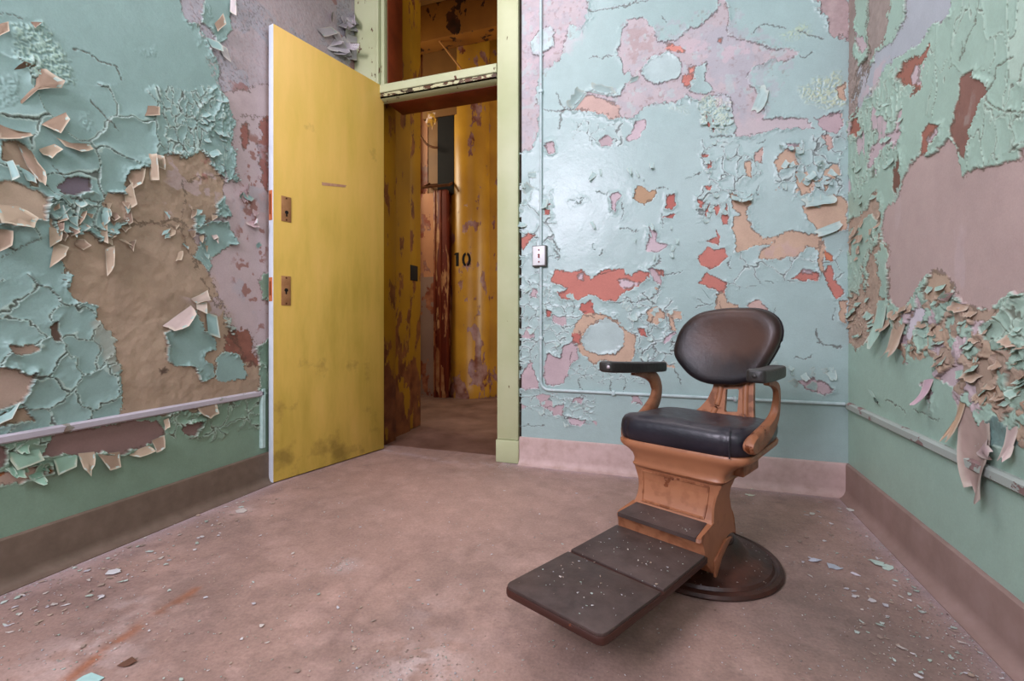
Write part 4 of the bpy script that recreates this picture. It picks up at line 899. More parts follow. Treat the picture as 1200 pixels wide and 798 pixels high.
# ---------------------------------------------------------------- curled tongues of paint
tl, tn, tnl = (138, 166, 160), (158, 136, 116), (186, 166, 146)
V, F, C = [], [], []
tn, tnl, tn2 = (132, 112, 93), (156, 138, 116), (116, 96, 80)
folds = [([(43, 79, 4), (50, 82, 15), (67, 97, 40), (65, 105, 30), (40, 106, 18), (24, 122, 4), (22, 119, 2), (40, 100, 4)], tn), ([(15, 82, 2), (24, 73, 18), (42, 78, 6), (28, 80, 3)], tn2),
    ([(46, 146, 3), (75, 132, 6), (75, 141, 30), (62, 158, 40), (52, 150, 15)], tn), ([(-6, 144, 3), (14, 154, 20), (34, 156, 6), (33, 160, 25), (16, 164, 35), (-6, 163, 10)], tn), ([(64, 161, 3), (80, 168, 6), (104, 169, 4), (103, 176, 28), (88, 179, 32), (72, 172, 16)], tn),
    ([(44, 175, 3), (62, 169, 4), (68, 176, 25), (52, 187, 38), (47, 182, 14)], tnl), ([(-8, 240, 6), (19, 241, 2), (38, 256, 30), (30, 268, 45), (10, 265, 40), (-8, 262, 40)], tnl), ([(20, 241, 3), (36, 256, 25), (34, 260, 35), (26, 254, 20)], (168, 150, 124)),
    ([(18, 166, 3), (35, 178, 6), (46, 202, 30), (44, 219, 40), (39, 214, 30), (30, 196, 8)], tn), ([(-6, 30, 3), (7, 26, 10), (6, 38, 20), (-6, 44, 15)], tn), ([(34, 26, 3), (47, 27, 6), (42, 30, 20), (38, 34, 12)], tn2), ([(6, 190, 3), (12, 188, 10), (16, 208, 30), (10, 212, 16)], tl), ([(22, 196, 3), (38, 208, 14), (36, 216, 30), (28, 212, 12)], tl),
    ([(149, 196, 3), (160, 196, 4), (168, 198, 10), (160, 216, 30), (151, 222, 20), (148, 210, 6)], tn), ([(172, 124, 2), (184, 126, 14), (182, 136, 24), (168, 136, 3)], tn), ([(173, 180, 3), (177, 181, 30), (179, 212, 34), (173, 212, 8)], tnl), ([(182, 181, 3), (186, 184, 30), (187, 200, 30), (183, 196, 6)], tnl), ([(144, 224, 3), (152, 214, 14), (154, 240, 30), (146, 246, 12)], tnl),
    ([(189, 382, 3), (222, 358, 5), (224, 368, 30), (212, 382, 45), (198, 388, 30)], (178, 160, 152)), ([(222, 350, 5), (239, 340, 20), (240, 352, 35), (228, 356, 12)], (176, 160, 146)), ([(228, 356, 6), (238, 354, 20), (236, 368, 34), (228, 362, 10)], (182, 168, 154)), ([(240, 366, 4), (250, 370, 20), (252, 396, 30), (242, 392, 8)], tl),
    ([(250, 28, 3), (256, 17, 25), (258, 30, 35), (252, 38, 14)], tn), ([(268, -4, 5), (272, 0, 20), (271, 20, 30), (267, 14, 10)], (196, 186, 184)), ([(241, 44, 3), (252, 50, 20), (256, 62, 30), (246, 56, 10)], tl), ([(256, 52, 3), (262, 58, 20), (268, 74, 14), (260, 66, 6)], (190, 184, 182)),
    ([(122, 292, 3), (130, 288, 18), (127, 312, 30), (122, 324, 14)], tnl), ([(116, 262, 3), (122, 258, 14), (120, 286, 30), (115, 280, 8)], tnl), ([(56, 266, 3), (70, 270, 12), (66, 282, 25), (56, 290, 8)], tnl), ([(-6, 268, 3), (12, 271, 12), (8, 288, 25), (-6, 296, 10)], tn), ([(62, 284, 3), (76, 290, 20), (70, 300, 30), (56, 314, 6)], tnl),
    ([(90, 531, 3), (108, 529, 8), (104, 544, 30), (97, 557, 45), (92, 548, 24)], tnl), ([(113, 532, 3), (138, 529, 8), (134, 546, 35), (120, 550, 40)], tn), ([(228, 474, 4), (251, 471, 10), (250, 484, 34), (240, 490, 34), (230, 482, 16)], tn), ([(148, 533, 3), (160, 526, 8), (172, 522, 8), (176, 528, 30), (158, 535, 26)], tnl), ([(176, 516, 3), (190, 510, 10), (186, 524, 34), (178, 530, 24)], tn),
    ([(6, 530, 3), (44, 526, 6), (46, 538, 26), (14, 550, 26)], (120, 148, 128)), ([(60, 536, 3), (88, 533, 6), (84, 546, 24), (62, 556, 26)], (120, 148, 128)), ([(190, 492, 3), (195, 490, 10), (194, 500, 24), (190, 504, 14)], tnl), ([(-6, 490, 3), (12, 480, 10), (18, 470, 24), (8, 490, 24), (-6, 498, 10)], tl),
    ([(370, 34, 4), (384, 32, 20), (392, 40, 30), (378, 44, 10)], (170, 164, 166)), ([(386, 36, 4), (394, 38, 20), (404, 62, 30), (396, 56, 10)], (166, 158, 160)), ([(404, 26, 4), (410, 24, 20), (412, 32, 26), (406, 34, 10)], (186, 180, 184)), ([(406, 40, 4), (416, 44, 20), (418, 52, 26), (404, 50, 10)], (180, 174, 178)), ([(410, 52, 4), (417, 54, 16), (414, 72, 26), (410, 70, 8)], (172, 166, 170))]
for k, (pl, cf_) in enumerate(folds): fold_mesh(WL, pl, cf_, tl, V, F, C, 40+k)
rq = random.Random(5)
for k in range(34):     # ragged little flakes in the torn middle
    x, y = rq.uniform(58, 150), rq.uniform(230, 288); wd_, hg = rq.uniform(3, 9), rq.uniform(8, 18); t_ = rq.uniform(-3, 3)
    shp = [(x, y, 3), (x+wd_*rq.uniform(.7, 1.6), y-rq.uniform(-4, 5), rq.uniform(4, 18)), (x+wd_+t_*2, y+hg*rq.uniform(.4, .9), rq.uniform(14, 34)), (x+t_*2+wd_*0.2, y+hg, rq.uniform(8, 24)), (x-rq.uniform(0, 5), y+hg*rq.uniform(.2, .5), rq.uniform(2, 10))]
    if k % 3 == 0: shp = shp[:3]
    fold_mesh(WL, shp, rq.choice([tl, tl, tn, tn2, tnl]), tn, V, F, C, 700+k)
for k in range(22):
    x, y = rq.uniform(188, 252), rq.uniform(236, 300); wd_, hg = rq.uniform(2, 6), rq.uniform(5, 13); t_ = rq.uniform(-3, 3)
    shp = [(x, y, 3), (x+wd_*1.4, y-rq.uniform(-3, 3), rq.uniform(4, 12)), (x+wd_+t_, y+hg*rq.uniform(.4, .9), rq.uniform(10, 22)), (x+t_*2, y+hg, rq.uniform(6, 16))]
    if k % 2: shp = shp[:3]
    fold_mesh(WL, shp, rq.choice([tl, tnl, (170, 156, 146), tn]), tn, V, F, C, 800+k)
pr = [(tl, tn), (tl, tnl), (tn, tnl), (tl, (196, 182, 168))]
scatter_flaps(WL, [(228, 110), (262, 105), (272, 210), (240, 185)], 16, (5, 14), (70, 110), [(tl, (206, 200, 190)), (tl, tn)], 10, V, F, C, lift=(5, 30), curl=(10, 60))
scatter_flaps(WL, [(368, 20), (425, 15), (425, 75), (395, 60)], 16, (9, 22), (90, 60, 200), [((170, 164, 168), (206, 200, 202)), ((160, 152, 156), (166, 158, 160))], 11, V, F, C, lift=(8, 35), curl=(10, 70))
scatter_flaps(WL, [(280, 190), (312, 180), (312, 300), (285, 280)], 10, (6, 14), (90, 200), [(tl, (206, 196, 196)), ((176, 150, 150), (200, 182, 180))], 12, V, F, C, lift=(5, 30), curl=(10, 70))
scatter_flaps(WL, [(0, 520), (60, 510), (56, 555), (0, 560)], 8, (10, 24), (80, 250), [((126, 160, 138), tn)], 13, V, F, C, curl=(15, 60))
flap_obj('peeling_paint', V, F, C, M_flap, 'crowd of curled green paint flakes with tan backs on the left wall', None, kind='stuff', parent=WL.ob)

V, F, C = [], [], []
tr, tt, tp = (156, 184, 170), (174, 150, 130), (182, 162, 156)
scatter_flaps(WR, [(1045, 356), (1075, 350), (1092, 322), (1106, 326), (1136, 364), (1205, 366), (1205, 470), (1150, 476), (1128, 470), (1120, 448), (1086, 414), (1060, 420)], 60, (6, 14), (85, 100, 70), [(tr, tt), (tt, tp), (tr, (184, 164, 144)), (tr, tr), (tt, tt)], 21, V, F, C, curl=(5, 55), lift=(3, 22), asp=(0.7, 1.8), taper=(0.0, 0.5))
scatter_flaps(WR, [(990, 345), (1032, 345), (1032, 395), (1005, 410), (990, 400)], 24, (4, 9), (90, 110), [(tt, (184, 166, 154)), (tr, tt)], 22, V, F, C, lift=(3, 25), curl=(5, 50))
scatter_flaps(WR, [(1000, 140), (1050, 90), (1060, 160), (1030, 230), (1000, 260)], 20, (4, 9), (90, 110, 80), [(tr, (196, 178, 180)), (tr, tt)], 23, V, F, C, lift=(3, 25), curl=(5, 50))
scatter_flaps(WR, [(1000, 252), (1030, 230), (1034, 262), (1016, 300), (1000, 300)], 16, (5, 14), (90,), [(tt, (188, 166, 148))], 24, V, F, C, lift=(3, 15), curl=(5, 40), asp=(0.3, 0.6))
for k, a in enumerate([((1030, 352), (1041, 352), (1036, 412), 5, 22, tr, tp, .2), ((1046, 380), (1062, 376), (1058, 424), 8, 30, tt, tp, .4), ((1034, 372), (1046, 372), (1040, 392), 10, 40, tt, tt, .3),
        ((1112, 352), (1120, 340), (1128, 356), 20, 90, tr, (206, 184, 190), .3), ((1188, 346), (1204, 343), (1196, 354), 30, 90, tr, (90, 70, 60), .2), ((1126, 466), (1134, 466), (1130, 524), 6, 30, (172, 146, 120), (172, 146, 120), .5),
        ((1016, 455), (1022, 458), (1034, 474), 12, 30, tr, tr, .5), ((1084, 444), (1096, 442), (1092, 482), 10, 40, (196, 166, 176), tp, .6), ((1180, 498), (1194, 500), (1198, 548), 10, 30, tp, tp, .4)]):
    flap_mesh(WR, *a, 340+k, V, F, C)
flap_obj('peeling_paint', V, F, C, M_flap, 'cluster of tan and green paint chips curling off the right wall', None, kind='stuff', parent=WR.ob)
# the long strip that hangs over the conduit
V, F, C = [], [], []
flap_mesh(WR, (1124, 474), (1162, 488), (1160, 588), 9, -2, (162, 141, 132), (164, 144, 142), .25, 901, V, F, C, ns=16, nt=9, wav=0.22)
flap_mesh(WR, (1144, 530), (1160, 512), (1184, 542), 38, -30, (176, 152, 152), (168, 146, 144), .8, 905, V, F, C, ns=9, nt=6, wav=0.2)
flap_obj('hanging_paint_strip', V, F, C, M_flap, 'long pinkish strip of loose paint hanging over the right wall conduit', 'peeling paint')

V, F, C = [], [], []
tb, tbt, tbr = (164, 186, 182), (190, 164, 144), (180, 140, 128)
P3 = [(tb, tbt), (tb, (214, 196, 206)), (tb, tb)]
scatter_flaps(WB, [(612, 325), (650, 325), (690, 360), (668, 395), (640, 412), (612, 430)], 16, (4, 10), (90, 60, 200, 320), P3, 31, V, F, C, curl=(4, 35), lift=(2, 12))
scatter_flaps(WB, [(730, 350), (770, 340), (795, 375), (790, 430), (740, 425)], 14, (4, 11), (90, 60, 200, 320), P3, 32, V, F, C, curl=(4, 45), lift=(2, 14))
scatter_flaps(WB, [(820, 165), (856, 165), (856, 262), (818, 262)], 16, (4, 9), (90, 110), [(tb, tbr), (tb, tb)], 33, V, F, C, curl=(5, 45), lift=(2, 15))
scatter_flaps(WB, [(905, 170), (985, 165), (985, 240), (940, 240), (912, 205)], 26, (5, 12), (90, 60, 200), P3, 34, V, F, C, curl=(5, 60), lift=(3, 22))
scatter_flaps(WB, [(815, 108), (858, 114), (858, 155), (824, 155)], 22, (4, 9), (90, 60, 200), [(tb, (196, 204, 178))], 35, V, F, C, lift=(3, 25), curl=(5, 60))
scatter_flaps(WB, [(612, 460), (700, 466), (690, 498), (640, 490)], 9, (4, 9), (90, 60, 320), P3, 36, V, F, C, curl=(4, 30), lift=(2, 12))
scatter_flaps(WB, [(895, 425), (985, 430), (975, 462), (930, 458)], 12, (5, 12), (90, 200, 320), P3, 37, V, F, C, curl=(5, 60), lift=(3, 25))
scatter_flaps(WB, [(612, 205), (648, 205), (650, 260), (612, 270)], 10, (6, 16), (90, 200), P3, 38, V, F, C, curl=(5, 50), lift=(3, 20))
scatter_flaps(WB, [(690, 175), (800, 180), (800, 300), (760, 300), (690, 260)], 16, (5, 13), (90, 100), P3, 39, V, F, C, curl=(5, 60), lift=(3, 20), asp=(0.2, 0.6))
for k, a in enumerate([((672, 131), (688, 110), (670, 112), 8, 40, tb, tbt, .2), ((690, 108), (720, 114), (708, 100), 6, 30, tb, tbt, .2), ((818, 332), (822, 338), (832, 350), 15, 60, (120, 140, 136), (120, 140, 136), .4), ((856, 228), (868, 232), (862, 246), 15, 90, tb, tbt, .3), ((870, 232), (884, 228), (874, 246), 15, 90, tb, tbt, .3), ((738, 98), (748, 94), (744, 90), 10, 60, tb, tbt, .2),
        ((940, 232), (978, 226), (960, 244), 8, 40, tb, tbt, .1), ((955, 270), (986, 258), (972, 276), 10, 40, tb, tbt, .2), ((880, 130), (892, 100), (898, 120), 6, 20, tb, tbt, .2)]):
    flap_mesh(WB, *a, 560+k, V, F, C)
flap_obj('peeling_paint', V, F, C, M_flap, 'thin pale paint flakes lifting off the back wall', None, kind='stuff', parent=WB.ob)

# ---------------------------------------------------------------- baseboards with coved foot
M_bbL = mottled('brown_terrazzo_base', [(0.3, rgb(98, 83, 71)), (0.5, rgb(106, 90, 77)), (0.7, rgb(114, 97, 84))], scale=16, rough=0.55, bump=0.1)
M_bbB = mottled('pink_terrazzo_base', [(0.3, rgb(176, 150, 140)), (0.5, rgb(192, 166, 160)), (0.7, rgb(204, 178, 174))], scale=12, rough=0.55, bump=0.1)
M_bbR = mottled('mauve_terrazzo_base', [(0.3, rgb(138, 114, 105)), (0.5, rgb(146, 121, 112)), (0.7, rgb(154, 129, 121))], scale=12, rough=0.55, bump=0.1)
BH = 0.158
cove = [(0.0, BH), (0.010, BH), (0.016, BH-0.004), (0.018, BH-0.012), (0.018, 0.040), (0.021, 0.024), (0.029, 0.011), (0.042, 0.003), (0.055, 0.0008), (0.055, -0.02), (0.0, -0.02)]
bm = bmesh.new(); loft(bm, [[(XL+a, y, z) for a, z in cove] for y in (YF, -0.5, 0.5, 1.5, YB-0.03)]); struct('baseboard_left', bm, M_bbL, 40)
bm = bmesh.new(); loft(bm, [[(x, YB-a, z) for a, z in cove] for x in (-0.852, -0.3, 0.2, XR)]); struct('baseboard_back', bm, M_bbB, 40)
bm = bmesh.new(); loft(bm, [[(XR-a, y, z) for a, z in cove] for y in (YF, 0, 1.0, 2.0, YB)]); struct('baseboard_right', bm, M_bbR, 40)

# ---------------------------------------------------------------- surface conduits
M_conL = peeling('lilac_conduit_paint', rgb(170, 164, 172), rgb(186, 180, 186), (rgb(150, 160, 150), rgb(120, 96, 84)), thr=0.63, scale=16, stretch=(1, 1, 1), rough=0.5)
M_conLv = mottled('teal_conduit_paint', [(0.3, rgb(150, 180, 172)), (0.7, rgb(184, 206, 200))], scale=18, rough=0.5)
M_conB = mottled('pale_conduit_paint', [(0.3, rgb(168, 188, 188)), (0.6, rgb(186, 204, 204)), (0.75, rgb(180, 170, 178))], scale=20, rough=0.4)
M_conR = peeling('scuffed_conduit_paint', rgb(158, 168, 160), rgb(172, 180, 172), (rgb(150, 120, 118), rgb(128, 104, 98)), thr=0.56, scale=14, stretch=(1, 0.7, 1), rough=0.5)
def strip(bm, P, Q, w, d, n, up):
    """shallow raceway with bevelled face from P to Q."""
    P, Q, n, up = map(lambda a: np.array(a, float), (P, Q, n, up)); rings = []
    for R in (P, Q):
        rings.append([R-up*w/2, R-up*w/2+n*d*0.6, R-up*w*0.3+n*d, R+up*w*0.3+n*d, R+up*w/2+n*d*0.6, R+up*w/2])
    loft(bm, rings)
a = on_x(-40, 518, XL); b_ = on_x(306, 462.5, XL); zl = (a[2]+b_[2])/2
lc = empty('wall_raceway', (XL, b_[1], zl)); tag(lc, 'lilac painted raceway along the left wall ending beside the door', 'conduit')
bm = bmesh.new(); strip(bm, (0.0, YF-b_[1], -0.004), (0.0, 0, -0.0), 0.030, 0.020, (1, 0, 0), (0, 0, 1)); obj('horizontal_run', bm, M_conL, lc, 30)
bm = bmesh.new(); strip(bm, (0.0, 0.0, 0.022), (0.0, 0.0, 0.17-zl+0.02), 0.028, 0.020, (1, 0, 0), (0, 1, 0)); obj('vertical_drop', bm, M_conLv, lc, 30)
# back wall: vertical pipe, elbow, run to the right corner
xc = on_y(634.5, 250, YB)[0]; zc = 0.446; yc = YB-0.013
bc = empty('wall_conduit', (xc, YB, zc)); tag(bc, 'pale painted conduit dropping and turning along the back wall', 'conduit')
L2 = lambda p: (p[0]-xc, p[1]-YB, p[2]-zc)
bm = bmesh.new(); tube(bm, [L2((xc, yc, CEIL)), L2((xc, yc, 2.0)), L2((xc, yc, 1.0)), L2((xc, yc, 0.50))] + [L2((xc+0.05-0.05*math.cos(t_), yc, zc+0.05-0.05*math.sin(t_))) for t_ in np.linspace(0, PI/2, 7)] + [L2((0.0, yc, zc)), L2((XR-0.02, yc, zc))], 0.0085, 12); obj('pipe', bm, M_conB, bc, 60)
for xx, zz, hor in ((xc, 2.2, False), (xc, 0.75, False), (-0.30, zc, True), (0.32, zc, True)):
    bm = bmesh.new(); c0 = L2((xx, yc, zz))
    if hor: box(bm, c0[0]-0.009, c0[0]+0.009, 0.002, -0.024, c0[2]-0.013, c0[2]+0.013, 0.003)
    else: box(bm, c0[0]-0.013, c0[0]+0.013, 0.002, -0.024, c0[2]-0.009, c0[2]+0.009, 0.003)
    obj('pipe_clip', bm, M_conB, bc, 40)
rc = empty('wall_raceway', (XR, 2.0, 0.440)); tag(rc, 'scuffed grey raceway running along the right wall below the peeling patch', 'conduit')
bm = bmesh.new(); strip(bm, (0, YB-0.03-2.0, 0), (0, YF-2.0, 0.012), 0.036, 0.022, (-1, 0, 0), (0, 0, 1)); obj('horizontal_run', bm, M_conR, rc, 30)
# switch box on the vertical pipe
P0 = on_y(624.5, 311.5, YB-0.03); P1 = on_y(639, 288, YB-0.03)
sw = empty('wall_switch', ((P0[0]+P1[0])/2, YB, (P0[2]+P1[2])/2)); tag(sw, 'small white surface switch box on the back wall beside the door post', 'switch')
hw, hh = (P1[0]-P0[0])/2, (P1[2]-P0[2])/2
M_sw = mottled('white_plate', [(0.3, rgb(214, 214, 216)), (0.7, rgb(232, 232, 234))], scale=10, rough=0.35)
M_swb = mottled('switch_box_grey', [(0.3, rgb(70, 66, 62)), (0.7, rgb(96, 92, 88))], scale=10, rough=0.5)
bm = bmesh.new(); box(bm, -hw-0.004, hw+0.006, -0.030, 0.004, -hh-0.006, hh+0.004, 0.002); obj('box', bm, M_swb, sw, 40)
bm = bmesh.new(); box(bm, -hw, hw-0.002, -0.034, -0.029, -hh+0.002, hh, 0.0015); obj('cover_plate', bm, M_sw, sw, 40)
M_tg = mottled('red_brown_toggle', [(0.3, rgb(110, 44, 40)), (0.7, rgb(140, 60, 54))], scale=10, rough=0.4)
for dz, rr in ((0.6, 0.0045), (0.1, 0.006), (-0.12, 0.006), (-0.62, 0.0045)):
    bm = bmesh.new(); b2 = bmesh.new(); lathe(b2, [(rr, 0), (rr, 0.004), (rr*0.5, 0.006)], 12); merge(bm, b2, 0, Matrix.Translation((0, -0.0335, dz*hh)) @ Matrix.Rotation(PI/2, 4, 'X'))
    obj('screw' if abs(dz) > 0.5 else 'push_button', bm, M_tg, sw, 50)

# ---------------------------------------------------------------- floor and ceiling
M_floor = attr_mat('worn_concrete_floor', rough=0.62, spec=0.25, var=0.12, vscale=11, var2=0.17, vscale2=110, bump=0.4, bscale=70, bdist=0.004)
xs = axis((XL, XR, 0.009)); ys = axis((YF, 0.6, 0.03), (0.6, YB+0.14, 0.009)); fx, fy = np.meshgrid(xs, ys)
base = lin((154, 126, 114)); c = np.zeros(fx.shape+(3,)); c[:] = base
g = fbm(fx*1.6, fy*1.6, 900, 5); c *= (0.78+0.44*g)[..., None]
g2 = fbm(fx*9, fy*9, 901, 5); c *= (0.90+0.20*g2)[..., None]
g3 = fbm(fx*45, fy*45, 902, 4); c *= (0.84+0.32*g3)[..., None]
def blend(mask, colr):
    global c
    c = c*(1-mask[..., None])+lin(colr)*mask[..., None]
blend(0.34*sst(0.50, 0.66, fbm(fx*2.2+3, fy*2.2, 904, 4)), (176, 142, 128))
blend(0.30*sst(0.52, 0.70, fbm(fx*2.8-8, fy*2.8, 905, 5)), (104, 88, 80))
blend(0.5*np.exp(-np.maximum(fx-XL-0.05, 0)/0.42)*sst(0.30, 0.62, fbm(fx*4, fy*4, 930, 5)), (110, 90, 86))
blend(0.28*sst(0.54, 0.68, fbm(fx*14, fy*14, 931, 5)), (118, 96, 90))
blend(0.28*sst(0.56, 0.70, fbm(fx*11+5, fy*11, 932, 5)), (188, 156, 144))
# pale plaster dust gathered at the walls
edge = np.minimum(np.minimum(fx-XL, XR-fx), np.where(fx > -0.95, YB-fy, 9))
blend(0.75*np.exp(-np.maximum(edge-0.05, 0)/0.035)*(0.4+0.8*fbm(fx*14, fy*14, 906, 4)), (186, 168, 176))
blend(0.40*np.exp(-np.maximum(edge-0.05, 0)/0.25)*fbm(fx*10, fy*10, 907, 4), (150, 136, 134))
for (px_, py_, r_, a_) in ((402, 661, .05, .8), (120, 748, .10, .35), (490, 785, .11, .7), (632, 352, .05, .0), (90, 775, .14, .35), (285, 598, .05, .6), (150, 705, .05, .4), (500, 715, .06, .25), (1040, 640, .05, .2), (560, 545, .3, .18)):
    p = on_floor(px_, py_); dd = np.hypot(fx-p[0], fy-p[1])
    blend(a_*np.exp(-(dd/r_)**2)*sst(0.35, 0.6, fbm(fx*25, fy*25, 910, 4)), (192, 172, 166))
def fline(pts, wd, colr, amt, fs=18):
    P = [on_floor(*p) for p in pts]; d = np.full(fx.shape, 9.0)
    for a, b_ in zip(P[:-1], P[1:]):
        e = b_-a; t_ = np.clip(((fx-a[0])*e[0]+(fy-a[1])*e[1])/(e[0]**2+e[1]**2), 0, 1); d = np.minimum(d, np.hypot(fx-a[0]-t_*e[0], fy-a[1]-t_*e[1]))
    blend(amt*np.exp(-(d/wd)**2)*sst(0.3, 0.6, fbm(fx*fs, fy*fs, 911, 4)), colr)
fline([(60, 812), (130, 756), (180, 722), (230, 690)], 0.018, (150, 92, 62), 0.8)
fline([(180, 722), (215, 700), (262, 690)], 0.012, (112, 84, 70), 0.5)
fline([(380, 770), (430, 690), (500, 640)], 0.02, (116, 92, 84), 0.4)
fline([(452, 527), (520, 540), (584, 545)], 0.03, (176, 160, 160), 0.5)
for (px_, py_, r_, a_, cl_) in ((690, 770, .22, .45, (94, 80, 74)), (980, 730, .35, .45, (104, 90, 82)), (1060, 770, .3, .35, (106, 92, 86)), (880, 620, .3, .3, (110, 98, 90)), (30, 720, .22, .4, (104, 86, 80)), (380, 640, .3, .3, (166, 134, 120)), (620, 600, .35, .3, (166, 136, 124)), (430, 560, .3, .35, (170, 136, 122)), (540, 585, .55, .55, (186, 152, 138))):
    p = on_floor(px_, py_); dd = np.hypot(fx-p[0], fy-p[1]); blend(a_*np.exp(-(dd/r_)**2), cl_)  # shade by chair and front corners, brightness mid-floor, put into the colour
fz = (fbm(fx*3, fy*3, 920, 3)-0.5)*0.004*sst(0.0, 0.12, edge)-0.002
pts = np.stack([fx, fy, np.minimum(fz, -0.0002)], -1)
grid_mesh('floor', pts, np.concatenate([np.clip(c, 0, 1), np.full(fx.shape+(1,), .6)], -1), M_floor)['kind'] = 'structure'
M_ceil = mottled('flaking_ceiling_paint', [(0.3, rgb(200, 205, 200)), (0.7, rgb(222, 226, 220))], scale=4, rough=0.8)
bm = bmesh.new(); box(bm, XL-0.02, XR+0.02, YF, YB+0.02, CEIL, CEIL+0.05); struct('ceiling', bm, M_ceil)
bm = bmesh.new(); box(bm, -1.792, -0.988, YB+0.02, YB+0.22, CEIL, CEIL+0.05); struct('ceiling_doorway', bm, M_ceil)
# ================================================================ barber chair
M_cast = peeling('chipped_salmon_enamel', rgb(160, 106, 74), rgb(142, 93, 66), (rgb(96, 52, 30), rgb(120, 66, 38)), thr=0.665, scale=13, stretch=(1, 1, 1), rough=0.38, bump=0.4, dirt=0.85)
M_cast_rust = peeling('rust_streaked_enamel', rgb(148, 96, 66), rgb(128, 82, 56), (rgb(80, 38, 18), rgb(116, 58, 26)), thr=0.62, scale=11, rough=0.42, bump=0.4, dirt=0.8)
M_base = mottled('rusted_base_iron', [(0.28, rgb(38, 20, 12)), (0.5, rgb(66, 34, 22)), (0.72, rgb(96, 52, 34))], scale=9, rough=0.42, spec=0.5, bump=0.35, bscale=50)
M_leather = mottled('black_cracked_leather', [(0.3, rgb(26, 24, 30)), (0.7, rgb(44, 38, 44))], scale=5, rough=0.36, spec=0.5, bump=0.25, bscale=55)
M_pad = mottled('black_arm_pad', [(0.3, rgb(30, 29, 28)), (0.7, rgb(52, 48, 46))], scale=14, rough=0.45, spec=0.5, bump=0.3, bscale=70)
M_tread = mottled('dusty_brown_tread', [(0.28, rgb(56, 40, 36)), (0.5, rgb(80, 60, 54)), (0.75, rgb(108, 88, 80))], scale=7, rough=0.55, bump=0.4, bscale=40)
M_rim = peeling('worn_tread_edge', rgb(72, 38, 28), rgb(54, 30, 24), (rgb(112, 60, 38), rgb(92, 48, 30)), thr=0.62, scale=14, rough=0.5)
def dusty(name, stops, dust, scale, rough, amt, bscale=55, bump=0.25):
    m = mottled(name, stops, scale=scale, rough=rough, spec=0.5, bump=bump, bscale=bscale); t = m.node_tree; L = t.links.new; b = t.nodes['Principled BSDF']
    N = lambda typ, **kw: _nn(t, typ, kw)
    src = b.inputs['Base Color'].links[0].from_socket
    g = N('ShaderNodeNewGeometry'); sx = N('ShaderNodeSeparateXYZ'); L(g.outputs['Normal'], sx.inputs[0])
    mr = N('ShaderNodeMapRange'); mr.inputs[1].default_value = 0.55; mr.inputs[2].default_value = 1.0; mr.inputs[3].default_value = 0; mr.inputs[4].default_value = amt; L(sx.outputs['Z'], mr.inputs[0])
    n = N('ShaderNodeTexNoise', Scale=22.0, Detail=7.0, Roughness=0.65); tc = N('ShaderNodeTexCoord'); L(tc.outputs['Object'], n.inputs['Vector'])
    mu = N('ShaderNodeMath', operation='MULTIPLY'); L(mr.outputs[0], mu.inputs[0])
    m2 = N('ShaderNodeMapRange'); m2.inputs[1].default_value = 0.35; m2.inputs[2].default_value = 0.7; L(n.outputs['Fac'], m2.inputs[0]); L(m2.outputs[0], mu.inputs[1])
    mx = N('ShaderNodeMix', data_type='RGBA'); L(mu.outputs[0], mx.inputs['Factor']); L(src, mx.inputs[6]); mx.inputs[7].default_value = (*dust, 1); L(mx.outputs[2], b.inputs['Base Color'])
    rr = N('ShaderNodeMapRange'); rr.inputs[3].default_value = rough; rr.inputs[4].default_value = 0.7; L(mu.outputs[0], rr.inputs[0]); L(rr.outputs[0], b.inputs['Roughness'])
    return m
M_leather = dusty('black_cracked_leather', [(0.3, rgb(20, 18, 26)), (0.7, rgb(36, 32, 42))], rgb(86, 78, 80), 5, 0.36, 0.7)
M_tread = dusty('dusty_brown_tread', [(0.28, rgb(46, 34, 31)), (0.5, rgb(62, 47, 42)), (0.75, rgb(80, 63, 57))], rgb(98, 82, 77), 7, 0.6, 0.45, 40, 0.5)
M_pad = dusty('black_arm_pad', [(0.3, rgb(30, 29, 28)), (0.7, rgb(50, 47, 45))], rgb(96, 94, 92), 14, 0.45, 0.7, 70, 0.3)
M_base = dusty('rusted_base_iron', [(0.28, rgb(30, 15, 10)), (0.5, rgb(56, 28, 19)), (0.72, rgb(84, 45, 32))], rgb(90, 62, 54), 9, 0.4, 0.22, 50, 0.35)
# worn brown centre of the backrest
m, t, b, N = nt('worn_back_leather'); L = t.links.new
tc = N('ShaderNodeTexCoord'); mp = N('ShaderNodeMapping'); mp.inputs['Location'].default_value = (-0.03, 0, -0.80); L(tc.outputs['Object'], mp.inputs[0])
mp2 = N('ShaderNodeMapping'); mp2.inputs['Scale'].default_value = (4.4, 0.0, 5.6); L(mp.outputs[0], mp2.inputs[0])
gr = N('ShaderNodeTexGradient', gradient_type='SPHERICAL'); L(mp2.outputs[0], gr.inputs[0])
n1 = N('ShaderNodeTexNoise', Scale=9.0, Detail=6.0); L(tc.outputs['Object'], n1.inputs['Vector'])
mu = N('ShaderNodeMath', operation='MULTIPLY_ADD'); L(n1.outputs['Fac'], mu.inputs[0]); mu.inputs[1].default_value = 0.9; mu.inputs[2].default_value = -0.45
ad = N('ShaderNodeMath', operation='ADD'); L(gr.outputs['Fac'], ad.inputs[0]); L(mu.outputs[0], ad.inputs[1])
c = ramp(N, L, ad.outputs[0], [(0.0, rgb(24, 20, 24)), (0.22, rgb(42, 31, 29)), (0.65, rgb(76, 53, 43))])
L(c, b.inputs['Base Color']); b.inputs['Roughness'].default_value = 0.40; b.inputs['Specular IOR Level'].default_value = 0.36
n2 = N('ShaderNodeTexNoise', Scale=60.0, Detail=4.0); L(tc.outputs['Object'], n2.inputs['Vector'])
bp = N('ShaderNodeBump', Strength=0.2, Distance=0.003); L(n2.outputs['Fac'], bp.inputs['Height']); L(bp.outputs[0], b.inputs['Normal'])
